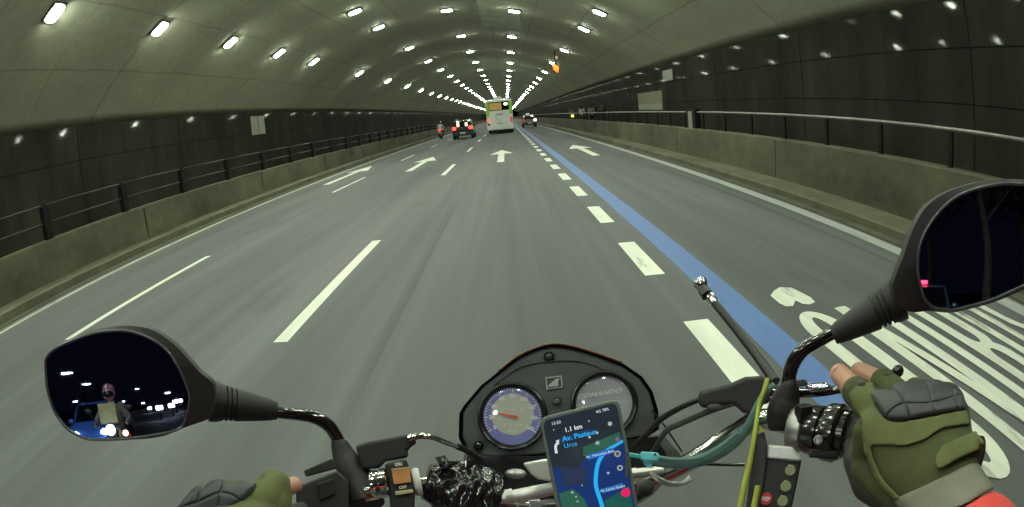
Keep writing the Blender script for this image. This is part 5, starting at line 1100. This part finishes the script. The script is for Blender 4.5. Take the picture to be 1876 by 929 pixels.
# ================================================================== THE NIGHT STREET BEHIND, SEEN IN THE MIRRORS
def seen_in(fr, u, v, D=None, gz=None):    # where the sight line through that spot of the mirror goes behind the rider
    p = onp(u, v, fr); r = ray(u, v); n_ = fr[3]; r = r - n_ * 2 * r.dot(n_)
    return p + r * (D if D else (p.z - gz) / -r.z)
# following motorcyclist
a = seen_in(FL, 205, 745, 9.0)
M_VIS = mat('pink_white_helmet', (.42, .20, .22), .3, noise=(16, 1.0), coat=.6)
mt = moto(a.x, a.y, 0, 'motorcycle with its headlight on, following the rider, seen in the left mirror', cloth('pale_fairing', (.35, .36, .34)), tail=None, head=M_HEAD)
person((a.x, a.y - .1, 0), 0, RIDE, cloth('grey_green_jacket', (.16, .15, .12)), cloth('dark_trousers', (.03, .03, .03)), 'motorcyclist in a pink and white helmet and grey jacket, seen in the left mirror', helmet=M_VIS)
b = MB(); b.ell(Vector((a.x + .24, a.y + .52, .84)), Vector((.05, 0, 0)), Vector((0, .04, 0)), Vector((0, 0, .05)), 12, 8); b.build('indicator_light', M_HEADW, mt, smooth=True)
b = MB(); b.box(a.x - .16, a.x + .16, a.y + .56, a.y + .58, 1.02, 1.34); b.build('windshield', cloth('yellow_screen', (.45, .45, .22)), mt, bevel=.02)
c = seen_in(FL, 158, 762, 15.0)
bc = car(c.x, c.y - 4.0, 4.0, 1.68, 1.48, mat('blue_car_paint', (.08, .26, .80), .25, coat=1), 'bright blue car with white headlights on, seen at the edge of the left mirror', (M_TAILOFF, M_TAILOFF), lights=M_HEAD)
# car seen in the right mirror
c = seen_in(FRR, 1712, 540, 13.0)
vc = car(c.x - .25, c.y - 4.4, 4.4, 1.75, 1.55, mat('pale_blue_paint', (.14, .19, .27), .3, coat=1), 'pale blue car with a red beacon, at the inner edge of the right mirror', (M_TAILOFF, M_TAILOFF))
b = MB(); b.box(c.x - .42, c.x - .12, c.y - 2.2, c.y - 1.95, 1.56, 1.66); b.build('beacon_bar', mat('red_beacon', (.6, .02, .03), .3, emit=(1, .05, .10), es=5), vc, bevel=.03)
# street lamps on poles and far headlights
M_ST = mat('street_lamp_glass', (1, 1, 1), .3, emit=(.86, .90, 1), es=22)
def street_lamp(p, label, arm=1.2):
    t = thing('street_lamp', (p.x, p.y, 0), label, 'street lamp', 'street lamps behind the tunnel mouth'); z = p.z
    b = MB(); b.tube([(p.x + arm, p.y, 0), (p.x + arm, p.y, z - .3), (p.x + arm * .7, p.y, z), (p.x, p.y, z + .06)], [.11, .07, .05, .04], 10); b.build('pole', M_POST, t, smooth=True)
    b = MB(); b.box(p.x - .35, p.x + .35, p.y - .18, p.y + .18, z, z + .12); h = b.build('lamp_head', M_POST, t, bevel=.03)
    b = MB(); b.box(p.x - .28, p.x + .28, p.y - .14, p.y + .20, z - .10, z - .01); b.build('lamp_glass', M_ST, h)
for u, v, D, lab in ((262, 738, 95, 'tiny street lamp between the follower and the roadside lights'), (138, 735, 70, 'low street lamp over the blue car roof'), (119, 683, 42, 'tall street lamp with the highest light in the left mirror'), (127, 682, 47, 'street lamp close beside the highest one in the left mirror'), (155, 703, 62, 'lower left of two paired street lamps in the left mirror'), (161, 703, 66, 'lower right of two paired street lamps in the left mirror'),
                     (307, 719, 60, 'street lamp above the row of lights in the left mirror'), (225, 735, 80, 'street lamp beside the follower in the left mirror'), (251, 712, 90, 'small far street lamp over the middle of the left mirror')):
    street_lamp(seen_in(FL, u, v, D), lab)
for i, (u, v, D) in enumerate(((292, 747, 34), (314, 743, 38), (321, 736, 45), (330, 734, 50), (274, 748, 60))):
    p = seen_in(FL, u, v, D); t = thing('bollard_light', (p.x, p.y, 0), ('first', 'second', 'third', 'fourth', 'farthest, leftmost')[i] + ' low roadside light of the row in the left mirror', 'roadside light', 'row of roadside lights'); z = max(.5, p.z)
    b = MB(); b.tube([(p.x, p.y, 0), (p.x, p.y, z - .1)], .05, 8); b.build('post', M_POST, t)
    b = MB(); b.box(p.x - .22, p.x + .22, p.y - .1, p.y + .1, z - .12, z + .12); b.build('lamp_glass', M_ST, t, bevel=.04)
p = seen_in(FRR, 1790, 365, 30); p2 = seen_in(FRR, 1804, 540, 20)
M_TRUNK = mat('bark', (.11, .095, .07), .9, noise=(4, .3)); M_LEAF = mat('night_leaves', (.03, .04, .018), .7)
def tree(x, y, h, label, sd):
    t = thing('tree', (x, y, 0), label, 'tree', 'trees behind the tunnel mouth'); r_ = random.Random(sd)
    b = MB(); b.tube(smoothpath([Vector((x, y, 0)), Vector((x + .15, y, h * .3)), Vector((x - .1, y + .1, h * .55)), Vector((x + .2, y, h * .8))]), [.22 * (1 - .035 * k) for k in range(19)], 10)
    for k in range(7):
        a_ = r_.uniform(0, 2 * PI); z0 = h * r_.uniform(.4, .7); b.tube([Vector((x, y, z0)), Vector((x + math.cos(a_) * h * .12, y + math.sin(a_) * h * .12, z0 + h * .1)), Vector((x + math.cos(a_) * h * .26, y + math.sin(a_) * h * .26, z0 + h * .18))], [.08, .05, .02], 6)
    b.build('trunk', M_TRUNK, t, smooth=True)
    b = MB()
    for k in range(2600):
        u_ = Vector((r_.gauss(0, 1), r_.gauss(0, 1), r_.gauss(0, .8))).normalized() * (r_.random() ** .4) * h * .33; c_ = Vector((x, y, h * .78)) + u_ + Vector((math.sin(k % 7), math.cos(k % 5), 0)) * .3
        d1 = Vector((r_.uniform(-1, 1), r_.uniform(-1, 1), r_.uniform(-1, 1))).normalized() * .16; d2 = d1.orthogonal().normalized() * .09
        b.add([c_ - d1, c_ + d2, c_ + d1, c_ - d2], [(0, 1, 2, 3)])
    b.build('crown', M_LEAF, t)
tree(p2.x, p2.y, 9, 'roadside tree with a pale trunk line, seen in the right mirror', 1)
tree(p2.x + 3.4, p2.y - 7, 10, 'dark leafy tree beyond the pale trunked one, seen in the right mirror', 2)
tree(p2.x - 1.8, p2.y - 15, 11, 'far dark tree above the patrol car, seen in the right mirror', 3)
tree(-15, -24, 11, 'dark leafy tree at the left of the street behind, seen in the left mirror', 4)

t = thing('street_lamp', (-9.5, -9.5, 0), 'added flood lamp on a mast outside the tunnel mouth, unseen, lighting the traffic behind', 'street lamp')  # unseen lamp, added to light the follower and the cars
b = MB(); b.tube([(-9.5, -9.5, 0), (-9.5, -9.5, 7.4), (-5.2, -8.0, 7.6)], [.12, .09, .05], 10); b.build('pole', M_POST, t, smooth=True)  # mast of the added lamp
b = MB(); b.box(-5.5, -4.3, -8.3, -7.4, 7.55, 7.7); h = b.build('lamp_head', M_POST, t, bevel=.03)
b = MB(); b.box(-5.4, -4.4, -8.2, -7.5, 7.46, 7.54); b.build('lamp_glass', mat('added_flood_glass', (1, 1, 1), .3, emit=(.85, .92, 1), es=90), h)
